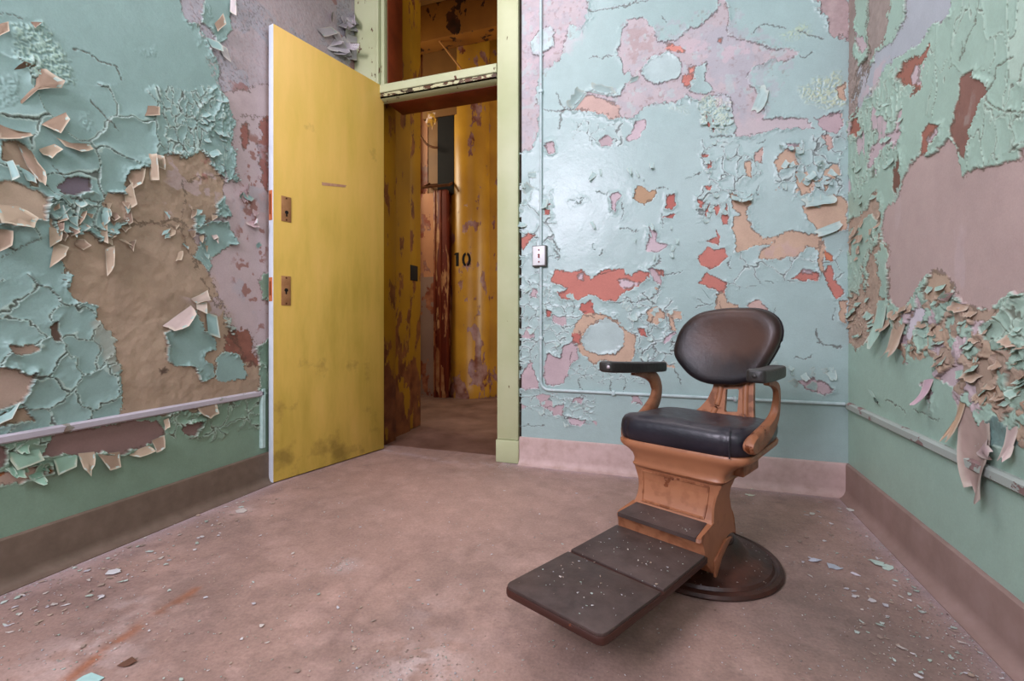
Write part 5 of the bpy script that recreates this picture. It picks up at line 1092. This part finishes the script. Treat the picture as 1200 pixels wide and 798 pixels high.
M_back = m

chair = empty('barber_chair', (0.098, 1.809, 0.0), math.atan2(-0.4454, 0.8953))
tag(chair, 'old salmon enamel barber chair with black leather seat and long brown footrest', 'barber chair')
# local frame: x = u (towards the room's right), y = -v (v = forward along the footrest)
# --- base disc
bm = bmesh.new()
lathe(bm, [(0.262, 0.0), (0.268, 0.007), (0.263, 0.017), (0.252, 0.021), (0.245, 0.016), (0.238, 0.016), (0.231, 0.025), (0.205, 0.030), (0.198, 0.036), (0.170, 0.042), (0.154, 0.052), (0.143, 0.070), (0.128, 0.086), (0.118, 0.092), (0.112, 0.090)], 80)
disc = obj('base_disc', bm, M_base, chair, 35)
bm = bmesh.new(); lathe(bm, [(0.113, 0.080), (0.112, 0.098), (0.102, 0.106), (0.094, 0.12), (0.088, 0.15), (0.085, 0.36)], 48)
obj('pedestal_column', bm, M_base, chair, 50)
# --- cast body : side profile (v,z) carried across the width, hollow-fronted with a framed panel
BW = 0.147
front = catmull([(0.186, 0.352), (0.186, 0.325), (0.190, 0.29), (0.200, 0.255), (0.216, 0.226)], 4)
prof = front + [(0.300, 0.216), (0.310, 0.212), (0.313, 0.203)] + [(0.303, 0.185), (0.300, 0.170), (0.298, 0.150), (0.262, 0.118), (0.226, 0.084), (0.216, 0.080), (0.210, 0.088)] + \
    catmull([(0.196, 0.115), (0.160, 0.150), (0.110, 0.165), (0.070, 0.160), (0.050, 0.150)], 3)[1:] + catmull([(0.052, 0.20), (0.060, 0.26), (0.066, 0.31), (0.066, 0.352)], 3)[:]
def side_w(v, z):   # sides pinch in at mid height
    return BW - 0.016*math.exp(-((z-0.27)/0.06)**2) + 0.008*max(0, (z-0.31)/0.04)
bm = bmesh.new()
rings = []
for s in (-1.0, -0.965, 0.965, 1.0):
    ins = 0.004 if abs(s) == 1.0 else 0.0
    r_ = []
    cz = np.mean([p[1] for p in prof]); cv = np.mean([p[0] for p in prof])
    for v, z in prof:
        vv = v-ins*np.sign(v-cv); zz = z-ins*np.sign(z-cz)
        r_.append((s*side_w(v, z), -vv, zz))
    rings.append(r_)
loft(bm, rings)
obj('cast_body', bm, M_cast, chair, 38)
# framed panel moulding on the front face
def fr_v(z):
    zs = [p[1] for p in front]; vs = [p[0] for p in front]
    return float(np.interp(z, zs[::-1], vs[::-1]))
bm = bmesh.new()
path = [(-0.118, 0.330), (0.112, 0.330), (0.106, 0.236), (-0.106, 0.236)]
def rail(bm, a, b, w, d):
    n = 8
    for (o0, o1) in ((-w, w),):
        A = []; 
        for i in range(n+1):
            f = i/n; u = a[0]+(b[0]-a[0])*f; z = a[1]+(b[1]-a[1])*f; v = fr_v(z)
            hor = abs(a[1]-b[1]) < 1e-6
            if hor: ring = [(u, -(v-0.004), z-w), (u, -(v+d), z-w*0.5), (u, -(v+d), z+w*0.5), (u, -(v-0.004), z+w)]
            else: ring = [(u-w, -(v-0.004), z), (u-w*0.5, -(v+d), z), (u+w*0.5, -(v+d), z), (u+w, -(v-0.004), z)]
            A.append(ring)
        loft(bm, A)
for a, b_ in zip(path, path[1:]+path[:1]): rail(bm, a, b_, 0.0045, 0.004)
obj('panel_moulding', bm, M_cast, chair, 50)
# --- step tread
bm = bmesh.new(); loft(bm, [[(-0.136, -0.315, z0), (0.126, -0.315, z0), (0.118, -0.205, z0+0.012), (-0.122, -0.205, z0+0.012)] for z0 in (0.204, 0.2165)])
obj('step_tread', bm, M_tread, chair, 40)
# --- footrest : frame and two tread panels
foot = obj('footrest', slab(bmesh.new(), [(-0.152, -0.285), (0.152, -0.285), (0.149, -0.555), (0.140, -0.786), (0.136, -0.800), (0.124, -0.808), (-0.144, -0.820), (-0.156, -0.812), (-0.160, -0.800), (-0.154, -0.555)], 2, 0.140, 0.161, 0.006, 2), M_rim, chair, 40)
bm = bmesh.new(); slab(bm, [(-0.149, -0.300), (0.149, -0.300), (0.146, -0.5465), (-0.151, -0.5465)], 2, 0.158, 0.168, 0.003)
obj('tread_panel', bm, M_tread, foot, 40)
bm = bmesh.new(); slab(bm, [(-0.151, -0.5595), (0.146, -0.5595), (0.137, -0.784), (0.133, -0.797), (0.122, -0.805), (-0.142, -0.817), (-0.153, -0.809), (-0.157, -0.798)], 2, 0.158, 0.168, 0.003)
obj('tread_panel', bm, M_tread, foot, 40)
# hinged bracket hanging beside the footrest's rear corner
bm = bmesh.new(); slab(bm, [(-0.235, 0.130), (-0.150, 0.165), (-0.10, 0.160), (-0.18, 0.120), (-0.222, 0.076), (-0.232, 0.078)], 0, 0.144, 0.152, 0.002)
obj('footrest_bracket', bm, M_cast_rust, chair, 40)
# --- upper half swivels a few degrees
DEL = math.radians(3.0)
def rotz(p, a=DEL):
    c_, s_ = math.cos(a), math.sin(a); return (p[0]*c_-p[1]*s_, p[0]*s_+p[1]*c_, p[2])
bm = bmesh.new(); rings = []
for hx, hy, z, n, off in ((0.140, 0.118, 0.340, 12, -0.066), (0.158, 0.130, 0.345, 12, -0.066), (0.161, 0.133, 0.352, 12, -0.066), (0.157, 0.130, 0.358, 12, -0.066), (0.160, 0.138, 0.372, 10, -0.058), (0.172, 0.158, 0.388, 8, -0.042), (0.194, 0.186, 0.402, 7, -0.020), (0.214, 0.206, 0.412, 7, -0.006), (0.222, 0.213, 0.420, 7, -0.002), (0.224, 0.215, 0.430, 7, 0.0), (0.221, 0.212, 0.437, 7, 0.0), (0.200, 0.19, 0.438, 7, 0.0)):
    rings.append([rotz((x, y+off, z), DEL*min(1, max(0, (z-0.35)/0.06))) for x, y in sell(hx, hy, n, 96)])
loft(bm, rings)
obj('seat_tray', bm, M_cast, chair, 50)
# --- seat cushion
bm = bmesh.new(); rings = []
def cush(hx, hy, z, n): rings.append([rotz((x, y+0.0, z)) for x, y in sell(hx, hy, n, 112)])
cush(0.20, 0.19, 0.430, 7)
for hx, hy, z in ((0.212, 0.205, 0.432), (0.219, 0.212, 0.440), (0.223, 0.217, 0.458), (0.224, 0.218, 0.478), (0.221, 0.215, 0.498), (0.214, 0.208, 0.512), (0.202, 0.197, 0.520), (0.185, 0.181, 0.524), (0.160, 0.157, 0.526), (0.13, 0.127, 0.525), (0.095, 0.092, 0.522), (0.055, 0.054, 0.519), (0.02, 0.02, 0.518)):
    cush(hx, hy, z, 6)
loft(bm, rings)
for v in bm.verts:
    if v.co.z > 0.49:
        k = min(1, (v.co.z-0.49)/0.02); x, y = v.co.x, v.co.y
        sag = 0.014*math.exp(-((x-0.03)/0.12)**2-((y+0.03)/0.12)**2) + 0.006*math.sin(x*22+y*9)*math.exp(-(y+0.06)**2/0.02)
        v.co.z -= k*(sag+0.03*max(0.0, (y+0.16)/0.38))
    # front seams pucker
    if v.co.y < -0.17: v.co.y += 0.004*math.exp(-((abs(v.co.x)-0.165)/0.006)**2)
obj('seat_cushion', bm, M_leather, chair, 60)
for s in (1,):
    bm = bmesh.new()
    pts = [rotz((s*0.172, -0.219+0.0, z)) for z in (0.437, 0.455, 0.475, 0.495)] + [rotz((s*0.170, -0.210, 0.512)), rotz((s*0.165, -0.19, 0.5235))]
    tube(bm, pts, 0.0022, 6)
    obj('seat_piping', bm, M_leather, chair, 60)
# --- back post casting with its window
def pv(z): return 0.17+(z-0.6)*0.2
bm = bmesh.new()
outer = [(-0.150, 0.436), (-0.120, 0.462), (-0.092, 0.486), (-0.060, 0.515), (-0.036, 0.548), (-0.020, 0.590), (-0.012, 0.640), (0.126, 0.640), (0.128, 0.590), (0.131, 0.540), (0.136, 0.490), (0.142, 0.436)]
hole = [(0.030, 0.512), (0.030, 0.588), (0.034, 0.592), (0.072, 0.596), (0.077, 0.592), (0.077, 0.516), (0.073, 0.511), (0.034, 0.507)]
def post_face(y_off):
    return [(u, pv(z)+0.012+y_off, z) for u, z in outer], [(u, pv(z)+0.012+y_off, z) for u, z in hole]
from mathutils.geometry import tessellate_polygon
def holed(bm, outer, hole, f0, f1):
    pts2 = [Vector((a, b, 0)) for a, b in outer], [Vector((a, b, 0)) for a, b in hole]
    tri = tessellate_polygon(pts2); allp = list(outer)+list(hole)
    V0 = [bm.verts.new(f0(*p)) for p in allp]; V1 = [bm.verts.new(f1(*p)) for p in allp]
    for a, b_, c_ in tri:
        bm.faces.new((V0[a], V0[b_], V0[c_])); bm.faces.new((V1[c_], V1[b_], V1[a]))
    no = len(outer); nh = len(hole)
    for i in range(no):
        j = (i+1) % no; bm.faces.new((V0[i], V1[i], V1[j], V0[j]))
    for i in range(nh):
        j = no+(i+1) % nh; bm.faces.new((V0[no+i], V1[no+i], V1[j], V0[j]))
holed(bm, outer, hole, lambda u, z: (u, pv(z)+0.004, z), lambda u, z: (u, pv(z)+0.022, z))
for f in bm.faces: f.smooth = False
# two raised ribs either side of the window
for pts in ([(0.012, 0.640), (0.010, 0.59), (0.004, 0.54), (-0.010, 0.50), (-0.030, 0.47)], [(0.100, 0.640), (0.101, 0.59), (0.103, 0.54), (0.106, 0.50), (0.110, 0.46)]):
    tube(bm, catmull([(u, pv(z)+0.006, z) for u, z in pts], 4), 0.011, 12)
obj('back_post', bm, M_cast, chair, 40)
# --- backrest cushion : traced outline, pillow front
out = [(-0.172, 0.713), (-0.167, 0.783), (-0.140, 0.839), (-0.087, 0.881), (-0.010, 0.897), (0.070, 0.899), (0.139, 0.894), (0.189, 0.869), (0.211, 0.832), (0.213, 0.789), (0.197, 0.740), (0.167, 0.681), (0.141, 0.640), (0.104, 0.620), (0.053, 0.609), (-0.020, 0.606), (-0.078, 0.620), (-0.126, 0.653)]
out = catmull(out, 5, True); cu, cz_ = 0.022, 0.757
bm = bmesh.new(); rings = []
for sc_, th in ((0.90, -0.016), (0.955, -0.015), (0.988, -0.008), (0.998, 0.004), (0.992, 0.017), (0.965, 0.029), (0.92, 0.036), (0.85, 0.039), (0.74, 0.038), (0.60, 0.034), (0.42, 0.030), (0.22, 0.027), (0.06, 0.026)):
    r_ = []
    for u, z in out:
        uu = cu+(u-cu)*sc_; zz = cz_+(z-cz_)*sc_
        wrap = 0.55*(uu-cu)**2/0.19            # concave, wraps round the sitter
        r_.append((uu, pv(zz)-0.004-th-wrap*0.10, zz))
    rings.append(r_)
loft(bm, rings)
bk = obj('backrest', bm, M_back, chair, 70)
bm = bmesh.new(); tube(bm, [(cu+(u-cu)*0.972, pv(cz_+(z-cz_)*0.972)+0.010, cz_+(z-cz_)*0.972) for u, z in out[::2]]+[(cu+(out[0][0]-cu)*0.972, pv(out[0][1])+0.010, cz_+(out[0][1]-cz_)*0.972)], 0.006, 6)
obj('backrest_piping', bm, M_leather, bk, 60)
# --- arms : curved flat bracket, padded rest
def arm(side, u_top, u_foot, zc, shift, dz, cl=None):
    """centre line (v, z, half width) from pad down to its foot on the tray."""
    cl = cl or [(0.10, 0.652, 0.006), (0.02, 0.643, 0.014), (-0.04, 0.630, 0.026), (-0.073, 0.604, 0.036), (-0.082, 0.570, 0.034), (-0.058, 0.530, 0.033), (0.0, 0.492, 0.034), (0.07, 0.462, 0.034), (0.13, 0.446, 0.032), (0.175, 0.440, 0.020)]
    c_ = catmull([(v+shift, z+dz, w) for v, z, w in cl], 5)
    L_, R_ = [], []
    for i, p in enumerate(c_):
        d = np.array(c_[min(i+1, len(c_)-1)][:2])-np.array(c_[max(i-1, 0)][:2]); d /= np.linalg.norm(d)+1e-9
        n_ = np.array([-d[1], d[0]]); L_.append(np.array(p[:2])+n_*p[2]); R_.append(np.array(p[:2])-n_*p[2])
    rings = []
    for i in range(len(c_)):
        z = c_[i][1]; f = min(1, max(0, (0.62-z)/0.16)); u = u_top+(u_foot-u_top)*f
        th = 0.0085+0.007*f
        a, b_ = L_[i], R_[i]
        q = 0.25
        m0 = a+(b_-a)*0.12; m1 = a+(b_-a)*0.88
        rings.append([(u-th*0.4, -a[0], a[1]), (u-th, -m0[0], m0[1]), (u-th, -m1[0], m1[1]), (u-th*0.4, -b_[0], b_[1]), (u+th*0.4, -b_[0], b_[1]), (u+th, -m1[0], m1[1]), (u+th, -m0[0], m0[1]), (u+th*0.4, -a[0], a[1])])
    bm = bmesh.new(); loft(bm, rings)
    return bm
def pad(uc, v0, v1, zf, zr, hh0, hw, splay):
    bm = bmesh.new(); rings = []
    Lp = v0-v1
    for f, sw, sh in ((0.0, 0.55, 0.62), (0.012, 0.82, 0.84), (0.035, 0.97, 0.97), (0.08, 1, 1), (0.25, 1, 1), (0.5, 1, 1), (0.75, 1, 1), (0.93, 1, 1), (0.975, 0.97, 0.97), (0.992, 0.86, 0.86), (1.0, 0.6, 0.7)):
        v = v0-Lp*f; zc = zf+(zr-zf)*f - 0.003*math.sin(PI*f); hh = hh0*sh
        uu = uc+splay*(0.5-f)*Lp
        rings.append([(uu+x, -v, zc+y) for x, y in sell(hw*sw, hh, 5.0, 32)])
    loft(bm, rings); return bm
M_nail = mottled('pale_stud', [(0.3, rgb(170, 160, 165)), (0.7, rgb(200, 190, 195))], rough=0.4, metal=0.5)
# left arm (far side), right arm (camera side)
la = empty('armrest', (0, 0, 0)); la.parent = chair
obj('arm_bracket', arm(-1, -0.236, -0.226, 0, -0.050, -0.006), M_cast, la, 50)
obj('arm_pad', pad(-0.240, 0.225, -0.170, 0.684, 0.660, 0.021, 0.029, -0.05), M_pad, la, 60)
ra = empty('armrest', (0, 0, 0)); ra.parent = chair
obj('arm_bracket', arm(1, 0.246, 0.230, 0, 0.0, 0.0, [(0.08, 0.656, 0.006), (0.03, 0.652, 0.011), (-0.012, 0.638, 0.015), (-0.028, 0.61, 0.014), (-0.033, 0.575, 0.014), (-0.026, 0.543, 0.018), (0.0, 0.518, 0.024), (0.05, 0.498, 0.029), (0.10, 0.486, 0.032), (0.150, 0.479, 0.030), (0.176, 0.477, 0.024), (0.190, 0.477, 0.015), (0.196, 0.477, 0.005)]), M_cast_rust, ra, 50)
obj('arm_pad', pad(0.246, 0.205, -0.060, 0.690, 0.684, 0.021, 0.027, 0.05), M_pad, ra, 60)
bm = bmesh.new(); b2 = bmesh.new(); lathe(b2, [(0.007, 0), (0.006, 0.003), (0.002, 0.005)], 14)
merge(bm, b2, 0, Matrix.Translation((-0.232, -0.224, 0.684)) @ Matrix.Rotation(PI/2, 4, 'X')); obj('stud', bm, M_nail, la, 60)
bm = bmesh.new(); b2 = bmesh.new(); lathe(b2, [(0.007, 0), (0.006, 0.003), (0.002, 0.005)], 14)
merge(bm, b2, 0, Matrix.Translation((0.252, -0.204, 0.690)) @ Matrix.Rotation(PI/2, 4, 'X')); obj('stud', bm, M_pad, ra, 60)
# square mounting block under the tray on the camera side
bm = bmesh.new(); box(bm, 0.15, 0.190, -0.11, 0.03, 0.358, 0.412, 0.004); obj('arm_mount', bm, M_cast, chair, 40)
# ================================================================ fallen paint on the floor
M_chip = attr_mat('fallen_paint', rough=0.6, spec=0.2, var=0.08, vscale=60, bump=0)
rr = random.Random(77)
CHC = [(176, 186, 178), (184, 180, 184), (190, 180, 172), (160, 174, 162), (168, 148, 132), (150, 132, 120), (200, 194, 194)]
def chip_geo(x, y, z0, sz, rz, col, V, F, C, curl=0.12, nseg=8, el=0.6):
    """thin ragged flake, slightly bowed, on the ground."""
    b = len(V); n = nseg; ang = sorted(rr.uniform(0, 2*PI) for _ in range(n)); e = rr.uniform(0.35, 1.0)*el/0.6
    rad = [sz*rr.uniform(0.65, 1.1) for _ in range(n)]; c_, s_ = math.cos(rz), math.sin(rz); bx = rr.uniform(-curl, curl)
    P = [(0, 0)] + [(r*math.cos(a), r*e*math.sin(a)) for r, a in zip(rad, ang)]
    top = []
    for px_, py_ in P:
        zz = z0+0.0012+abs(bx)*sz*((px_/sz)**2 if bx > 0 else 1-(px_/sz)**2)*0.8
        top.append((x+px_*c_-py_*s_, y+px_*s_+py_*c_, max(zz, z0+0.0010)))
    cc = tuple(np.clip(lin(col)*rr.uniform(0.85, 1.1), 0, 1))+(0.6,)
    for q in top: V.append(q); C.append(cc)
    for q in top: V.append((q[0], q[1], q[2]-0.0009)); C.append(cc)
    m = n+1
    for i in range(n):
        j = 1+(i+1) % n; F.append((b, b+1+i, b+j)); F.append((b+m, b+m+j, b+m+1+i)); F.append((b+1+i, b+m+1+i, b+m+j, b+j))
def floor_ok(p):
    if not (XL+0.06 < p[0] < XR-0.06 and 0.55 < p[1] < YB-0.06): return False
    u = (p[0]-0.098, p[1]-1.809)
    return math.hypot(*u) > 0.29
def chip_obj(p, sz, col, label, group=None, name='paint_chip', curl=0.25, el=0.6):
    V, F, C = [], [], []; chip_geo(0, 0, 0, sz, rr.uniform(0, 6.3), col, V, F, C, curl, 9, el)
    me = bpy.data.meshes.new(name); me.from_pydata(V, [], F); me.update()
    a = me.color_attributes.new('col', 'FLOAT_COLOR', 'POINT'); a.data.foreach_set('color', np.array(C, np.float32).reshape(-1)); me.materials.append(M_chip)
    o = bpy.data.objects.new(name, me); COL.objects.link(o); o.location = (p[0], p[1], 0.0)
    tag(o, label, 'paint chip', group); return o
def chips_zone(poly, n, smin, smax, label, group, cols=CHC):
    P = np.array(poly, float); k = t = 0
    while k < n and t < n*60:
        t += 1; x = rr.uniform(P[:, 0].min(), P[:, 0].max()); y = rr.uniform(P[:, 1].min(), P[:, 1].max())
        if sdf(poly, np.array([x]), np.array([y]))[0] > 0: continue
        p = on_floor(x, y)
        if not floor_ok(p): continue
        chip_obj(p, rr.uniform(smin, smax), rr.choice(cols), label, group); k += 1
# the ones that stand out
for px_, py_, sz, col, lab in ((1028, 661, .032, (176, 196, 184), 'pale green curled paint chip lying alone right of the chair base'), (1040, 665, .026, (184, 202, 190), 'smaller pale green chip touching the large chip right of the chair base'),
        (956, 657, .024, (182, 184, 194), 'lilac white chip nearest the rim of the round chair base'), (978, 665, .026, (180, 186, 194), 'bluish white flat chip between chair base and green chip'), (1003, 673, .018, (216, 208, 216), 'small white triangular chip in front of the bluish chips'),
        (743, 556, .026, (214, 224, 226), 'bright white paint chip against the back baseboard left of the chair'), (884, 573, .034, (196, 200, 184), 'long pale chip behind the barber chair near the back baseboard'), (906, 574, .030, (206, 206, 192), 'upturned cream chip behind the chair beside the long pale chip'), (878, 580, .026, (188, 192, 176), 'olive grey chip behind the chair in front of the cream chip'),
        (952, 602, .018, (206, 204, 196), 'small cream chip behind the chair halfway to the right corner'), (996, 598, .024, (200, 200, 194), 'grey white chip heap below the right wall corner'), (1074, 663, .024, (150, 140, 138), 'grey crumpled scrap against the right baseboard'),
        (103, 797, .034, (170, 206, 200), 'pale turquoise paint chip at the very front of the floor'), (132, 671, .030, (198, 196, 196), 'flat grey white chip on the dusty floor by the left baseboard'), (284, 598, .034, (202, 192, 184), 'cream scrap of plaster near the open door foot'), (150, 776, .022, (100, 70, 56), 'small dark brown sliver on the front floor by the rust stain')):
    chip_obj(on_floor(px_, py_), sz, col, lab)
chips_zone([(0, 668), (140, 630), (310, 572), (330, 590), (200, 660), (40, 740), (0, 745)], 90, .004, .014, 'small pale paint chip in the dusty strip along the left baseboard', 'paint chips along the left baseboard')
chips_zone([(925, 575), (1000, 585), (1200, 755), (1200, 797), (1040, 797), (920, 640)], 80, .004, .013, 'small pale paint chip on the floor between chair and right wall', 'paint chips beside the right wall')
chips_zone([(330, 580), (700, 560), (720, 600), (560, 700), (520, 797), (150, 797), (60, 760)], 64, .004, .009, 'tiny pale paint chip on the open brown floor', 'paint chips on the open floor')
# crumbs too fine to count
V, F, C = [], [], []
k = t = 0
while k < 2000 and t < 60000:
    t += 1; x = rr.uniform(0, 1200); y = rr.uniform(530, 798); p = on_floor(x, y)
    if not floor_ok(p): continue
    e = min(p[0]-XL, XR-p[0], (YB-p[1]) if p[0] > -0.95 else 9)
    if rr.random() > 0.06+0.9*math.exp(-e/0.14): continue
    chip_geo(p[0], p[1], 0.0, rr.uniform(.0013, .0042), rr.uniform(0, 6), rr.choice(CHC), V, F, C, 0.3, 5); k += 1
for (px_, py_, r_, n_) in ((402, 661, .05, 70), (490, 788, .13, 160), (120, 748, .12, 60), (1042, 642, .04, 40), (590, 545, .10, 90)):
    c0 = on_floor(px_, py_)
    for _ in range(n_):
        p = (c0[0]+rr.gauss(0, r_*.6), c0[1]+rr.gauss(0, r_*.5))
        if floor_ok(p): chip_geo(p[0], p[1], 0.0, rr.uniform(.0013, .004), rr.uniform(0, 6), rr.choice(CHC), V, F, C, 0.3, 5)
flap_obj('paint_crumbs', V, F, C, M_chip, 'fine pale paint crumbs and dust strewn over the brown floor', 'paint crumbs', kind='stuff')
# crumbs lying on the chair
V, F, C = [], [], []
def on_chair(u, v, z, sz): 
    chip_geo(u, -v, z, sz, rr.uniform(0, 6), rr.choice(CHC), V, F, C, 0.3, 6)
for _ in range(95): on_chair(rr.uniform(-.135, .13), rr.uniform(.31, .79), 0.1682, rr.choice((.0014, .0018, .0022, .003, .0045)))
for _ in range(14): on_chair(rr.uniform(-.11, .1), rr.uniform(.23, .30), 0.2205, rr.uniform(.0014, .003))
flap_obj('paint_crumbs', V, F, C, M_chip, 'pale paint crumbs lying on the dark treads', None, kind='stuff', parent=foot)
V, F, C = [], [], []
for _ in range(90):
    a = rr.uniform(0, 2*PI); r_ = rr.uniform(.15, .24); on_chair(r_*math.cos(a), r_*math.sin(a), float(np.interp(r_, [0.143, 0.154, 0.17, 0.198, 0.205, 0.231, 0.24, 0.252], [0.071, 0.053, 0.043, 0.037, 0.031, 0.026, 0.017, 0.021])), rr.uniform(.0014, .0035))
flap_obj('paint_crumbs', V, F, C, M_chip, 'pale paint crumbs stuck to the round base', None, kind='stuff', parent=disc)
# ================================================================ light
w = bpy.data.worlds.new('world'); scn.world = w; w.use_nodes = True
bg = w.node_tree.nodes['Background']; bg.inputs[0].default_value = (1.0, 0.90, 1.09, 1); bg.inputs[1].default_value = 0.7
bm = bmesh.new(); box(bm, XL-0.05, XR+0.05, YF-0.12, YF-0.04, 0, CEIL); struct('wall_rear', bm, mottled('dull_green_wall', [(0.3, rgb(128, 140, 134)), (0.7, rgb(150, 160, 152))], scale=4, rough=0.7))
def area(name, loc, target, sx_, sy_, power, color):
    d = bpy.data.lights.new(name, 'AREA'); d.shape = 'RECTANGLE'; d.size = sx_; d.size_y = sy_; d.energy = power; d.color = color
    o = bpy.data.objects.new(name, d); COL.objects.link(o); o.location = loc
    o.rotation_euler = (Vector(target)-Vector(loc)).to_track_quat('-Z', 'Y').to_euler(); return o
area('window_daylight', (-1.42, -1.60, 2.50), (-0.5, 2.7, 1.1), 1.0, 1.3, 142, (1.0, 0.91, 1.08))
area('side_fill_light', (0.74, -0.9, 2.5), (-2.0, 1.3, 1.0), 0.9, 1.2, 42, (1.0, 0.91, 1.06))  # added fill to lift the left wall; no window stands here
area('corridor_lamp', (0.9, 4.1, 2.5), (-2.2, 4.5, 1.6), 0.8, 1.2, 34, (1.0, 0.93, 0.78))
area('corridor_fill_left', (-3.6, 4.0, 3.0), (-2.2, 4.3, 2.0), 0.6, 0.8, 34, (1.0, 0.9, 0.7))  # added fill to brighten the far doorway; no real lamp
area('overhead_fill', (-0.9, 1.7, 3.25), (0.3, 1.3, 0.0), 1.2, 1.0, 21, (1.0, 0.92, 1.0))  # added soft fill under the ceiling, over floor and chair; no real source
